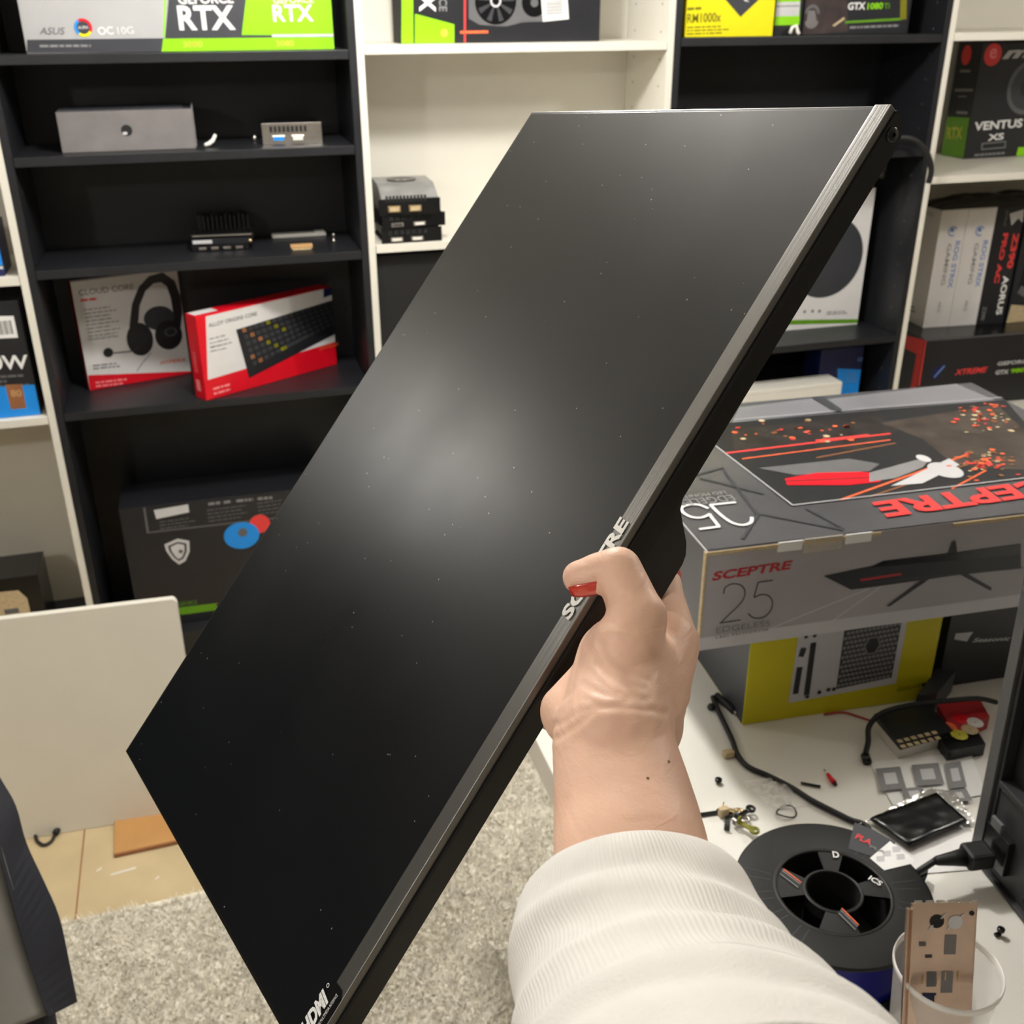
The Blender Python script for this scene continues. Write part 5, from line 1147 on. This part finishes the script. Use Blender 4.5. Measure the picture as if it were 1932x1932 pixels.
# the other three fingers, hidden behind the monitor, lying on its back
for j, (xm, ln) in enumerate([(-0.030, 0.052), (-0.052, 0.048), (-0.073, 0.036)]):
    base = ml(MW/2+xm+0.006, 0.034, -0.021); k2 = ml(MW/2+xm, 0.0475+0.0125, -0.008) if xm > -0.05 else ml(MW/2+xm, 0.046, -0.006)
    t2_ = ml(MW/2+xm-0.004, 0.0475+0.010 if xm > -0.055 else 0.034, ln*0.5); t3_ = ml(MW/2+xm-0.006, 0.0475+0.007 if xm > -0.055 else 0.030, ln)
    capsule(C(1170-25*j, 1310, 0.50), base, 0.0150, 0.0105); capsule(base, k2, 0.0105, 0.0092); capsule(k2, t2_, 0.0090, 0.0084); capsule(t2_, t3_, 0.0083, 0.0070)
ho = body.build('body', person); ho.data.name = 'body'
ho.matrix_world = Matrix()
rm = ho.modifiers.new('r', 'REMESH'); rm.mode = 'VOXEL'; rm.voxel_size = 0.0013; rm.use_smooth_shade = True
s1 = ho.modifiers.new('s', 'SMOOTH'); s1.factor = 0.6; s1.iterations = 14
dg = bpy.context.evaluated_depsgraph_get(); me = bpy.data.meshes.new_from_object(ho.evaluated_get(dg)); ho.modifiers.clear(); ho.data = me
if not me.materials: me.materials.append(skin)
# creases pressed into the skin: wrist folds, thumb joint, thenar lines
def crease(pts, depth, w):
    P = smooth([Vector((x, y, 0)) for x, y in pts], 5); return [(p.x, p.y) for p in P], depth, w
CR = [crease([(1040, 1372), (1065, 1362), (1100, 1340), (1140, 1336), (1200, 1336), (1255, 1345)], 0.0006, 5), crease([(1050, 1392), (1085, 1368), (1110, 1350)], 0.0007, 6),
      crease([(1120, 1195), (1150, 1235), (1190, 1268), (1225, 1285)], 0.0005, 5), crease([(1112, 1225), (1140, 1262), (1180, 1288), (1215, 1298)], 0.0005, 5), crease([(1100, 1290), (1130, 1306), (1170, 1318), (1215, 1320)], 0.0005, 5), crease([(1128, 1252), (1160, 1285), (1195, 1306)], 0.0004, 4),
      crease([(1147, 1145), (1165, 1128), (1180, 1122)], 0.0007, 5), crease([(1140, 1134), (1150, 1118), (1160, 1110)], 0.0005, 4), crease([(1146, 1165), (1165, 1180), (1195, 1190)], 0.0005, 5), crease([(1126, 1090), (1127, 1110), (1140, 1135)], 0.0006, 5),
      crease([(1107, 1320), (1140, 1330), (1180, 1326)], 0.0004, 4), crease([(1108, 1265), (1150, 1300), (1200, 1312)], 0.0003, 4)]
co = np.empty(len(me.vertices)*3); me.vertices.foreach_get('co', co); co = co.reshape(-1, 3)
nn = np.empty(len(me.vertices)*3); me.vertices.foreach_get('normal', nn); nn = nn.reshape(-1, 3)
q = co-np.array(CAM); zc_ = q@np.array(FW); pxx = 966+FPX*(q@np.array(RT))/zc_; pyy = 966-FPX*(q@np.array(UP))/zc_
facing = (np.einsum('ij,ij->i', q, nn) < 0)
disp = np.zeros(len(co))
for P, dep, w in CR:
    P = np.array(P); d2 = np.full(len(co), 1e9)
    for i in range(len(P)-1):
        ab = P[i+1]-P[i]; L = (ab@ab)+1e-9; tt = np.clip(((pxx-P[i, 0])*ab[0]+(pyy-P[i, 1])*ab[1])/L, 0, 1)
        d2 = np.minimum(d2, (pxx-P[i, 0]-tt*ab[0])**2+(pyy-P[i, 1]-tt*ab[1])**2)
    disp += -dep*0.85*np.exp(-d2/(2*w*w))+dep*0.22*np.exp(-(np.sqrt(d2)-2.6*w)**2/(2*w*w))
co += nn*(disp*facing)[:, None]; me.vertices.foreach_set('co', co.reshape(-1)); me.update()
for p in me.polygons: p.use_smooth = True
print('HAND verts', len(me.vertices))

# nails
for mx_, my_ in [(1262, 1437), (1222, 1468)]:
    p_ = cw(mx_, my_, 0.42); d_ = (p_-CAM).normalized(); hit = None
    hh_, loc, nor, _i = ho.ray_cast(CAM, d_)
    if hh_: MB().lathe([(0.0001, 0.0003), (0.0005, 0.0003), (0.0008, -0.0002)], 'bronze', 10, Matrix.Translation(loc-PO)@nor.to_track_quat('Z', 'Y').to_matrix().to_4x4()).build('mole', person)
def nail(c_, axl, axw, up_, L, Wd, name='fingernail'):
    vs = []; fs = []
    for i in range(9):
        for j in range(9):
            u = -1+2*i/8; v = -1+2*j/8; k = (1-abs(u)**3*0.25); vs.append(c_+axl*(u*L)+axw*(v*Wd*k)+up_*(-0.0022*v*v-0.0008*u*u))
    for i in range(8):
        for j in range(8): fs.append((i*9+j, i*9+j+1, (i+1)*9+j+1, (i+1)*9+j))
    o = MB().add([v-PO for v in vs], fs, 'nail_red', True).build(name, person); o['label'] = 'red painted fingernail'
    md = o.modifiers.new('t', 'SOLIDIFY'); md.thickness = 0.0006; return o
axl = (tip-ipp).normalized(); vn = (-UP*0.86-FW*0.50); vn = (vn-axl*vn.dot(axl)).normalized(); axw = axl.cross(vn)
nail(C(1108, 1087, 0.4925)+vn*0.0094, axl, axw, vn, 0.0080, 0.0065)
a_, b_ = C(1263, 1135, 0.565), C(1262, 1092, 0.590); axl = (b_-a_).normalized(); vn = RT*0.9-FW*0.45; vn = (vn-axl*vn.dot(axl)).normalized()
nail(C(1263, 1085, 0.592)+vn*0.0066, axl, axl.cross(vn), vn, 0.0075, 0.0055)

# sleeve
knit = mat('white_knit', (0.84, 0.82, 0.79), 0.9, spec=0.15, nz=0.03, nscale=60, sss=0.0)
nt = knit.node_tree; bs = nt.nodes['Principled BSDF']
uvn = nt.nodes.new('ShaderNodeUVMap'); wv = nt.nodes.new('ShaderNodeTexWave'); wv.inputs['Scale'].default_value = 1; wv.wave_profile = 'SIN'; wv.inputs['Distortion'].default_value = 1.0; wv.inputs['Detail'].default_value = 2; wv.inputs['Detail Scale'].default_value = 2
mp_ = nt.nodes.new('ShaderNodeMapping'); mp_.inputs['Scale'].default_value = (55, 3, 1); nt.links.new(uvn.outputs[0], mp_.inputs[0]); nt.links.new(mp_.outputs[0], wv.inputs['Vector'])
nz2 = nt.nodes.new('ShaderNodeTexNoise'); nz2.inputs['Scale'].default_value = 900; tc = nt.nodes.new('ShaderNodeTexCoord'); nt.links.new(tc.outputs['Object'], nz2.inputs['Vector'])
ad = nt.nodes.new('ShaderNodeMath'); ad.operation = 'MULTIPLY_ADD'; ad.inputs[1].default_value = 0.5; nt.links.new(nz2.outputs['Fac'], ad.inputs[0]); nt.links.new(wv.outputs['Fac'], ad.inputs[2])
bp = nt.nodes.new('ShaderNodeBump'); bp.inputs['Strength'].default_value = 0.4; bp.inputs['Distance'].default_value = 0.0005; nt.links.new(ad.outputs[0], bp.inputs['Height']); nt.links.new(bp.outputs[0], bs.inputs['Normal'])
jersey = mat('white_jersey', (0.84, 0.82, 0.79), 0.9, spec=0.15, nz=0.02, nscale=60, bump=0.3, bscale=900)
# centre line of the sleeve in pixels with depth, half widths left and right
SL = [(1188, 1648, 0.408, 155), (1190, 1672, 0.405, 186), (1197, 1715, 0.398, 214), (1210, 1775, 0.388, 236), (1225, 1830, 0.376, 248), (1245, 1880, 0.363, 264), (1268, 1932, 0.350, 288), (1300, 2000, 0.330, 320), (1350, 2100, 0.300, 370), (1420, 2260, 0.262, 450)]
Cs = smooth([cw(x, y, d) for x, y, d, r in SL], 10); Rs = smooth([Vector((r*d/FPX, 0, 0)) for x, y, d, r in SL], 10)
n = 120; N = len(Cs); vs = []
cum = 0; lens_ = []
for i in range(N):
    if i: cum += (Cs[i]-Cs[i-1]).length
    lens_.append(cum)
seam = [i for i in range(N) if lens_[i] > 0.096][0]
TY = cw(1268, 1932, 0.35)-cw(1188, 1648, 0.408); TY.normalize()
for i in range(N):
    t_ = (Cs[min(i+2, N-1)]-Cs[max(i-2, 0)]).normalized(); t_ = (t_+TY).normalized(); ax = (RT-t_*RT.dot(t_)).normalized(); ay = t_.cross(ax)
    if ay.dot(FW) > 0: ay = -ay
    for k in range(n):
        a = 2*math.pi*k/n; r = Rs[i].x; ca, sa = math.cos(a), math.sin(a); s = lens_[i]
        front = max(0, sa)
        sk = s - 0.010*ca
        fold = 0.0026*math.exp(-((sk-0.040)/0.0075)**2)+0.0030*math.exp(-((sk-0.072)/0.0075)**2)-0.0012*math.exp(-((sk-0.056)/0.006)**2)
        if i >= seam: fold += 0.0032*math.exp(-((sk-0.108)/0.007)**2)-0.0015*math.exp(-((sk-0.122)/0.005)**2)+0.002*math.exp(-((sk-0.138)/0.007)**2)
        fold *= 0.5+0.5*front; fold += 0.0012*noise.noise(Vector((ca*2, sa*2, s*60)))
        rr_ = r+fold
        if i < 3: rr_ = r - 0.0008*(3-i)
        vs.append(Cs[i]+ax*rr_*ca+ay*(rr_*0.80)*sa)
def strip(i0, i1, m_, name, extra=0.0):
    f = [((i-i0)*n+k, (i-i0)*n+(k+1) % n, (i-i0+1)*n+(k+1) % n, (i-i0+1)*n+k) for i in range(i0, i1) for k in range(n)]
    vv = vs[i0*n:(i1+1)*n]
    me = bpy.data.meshes.new(name); me.from_pydata([tuple(v-PO) for v in vv], [], f); me.update(); me.materials.append(m_)
    uv = me.uv_layers.new(name='UVMap')
    for p in me.polygons:
        p.use_smooth = True
        for li in p.loop_indices:
            vi = me.loops[li].vertex_index; k = vi % n; i = vi//n
            if k == 0 and any(me.loops[l].vertex_index % n == n-1 for l in p.loop_indices): k = n
            uv.data[li].uv = (k/n, lens_[i0+i]*10)
    o = bpy.data.objects.new(name, me); COL.objects.link(o); o.parent = person
    md = o.modifiers.new('t', 'SOLIDIFY'); md.thickness = 0.0022; md.offset = 1
    return o
strip(0, seam, knit, 'ribbed_cuff'); strip(seam, N-1, jersey, 'sleeve')
sv = [vs[seam*n+k]-PO for k in range(n)]; MB().tube(sv, 0.0011, jersey, 8, close=True).build('seam', person)
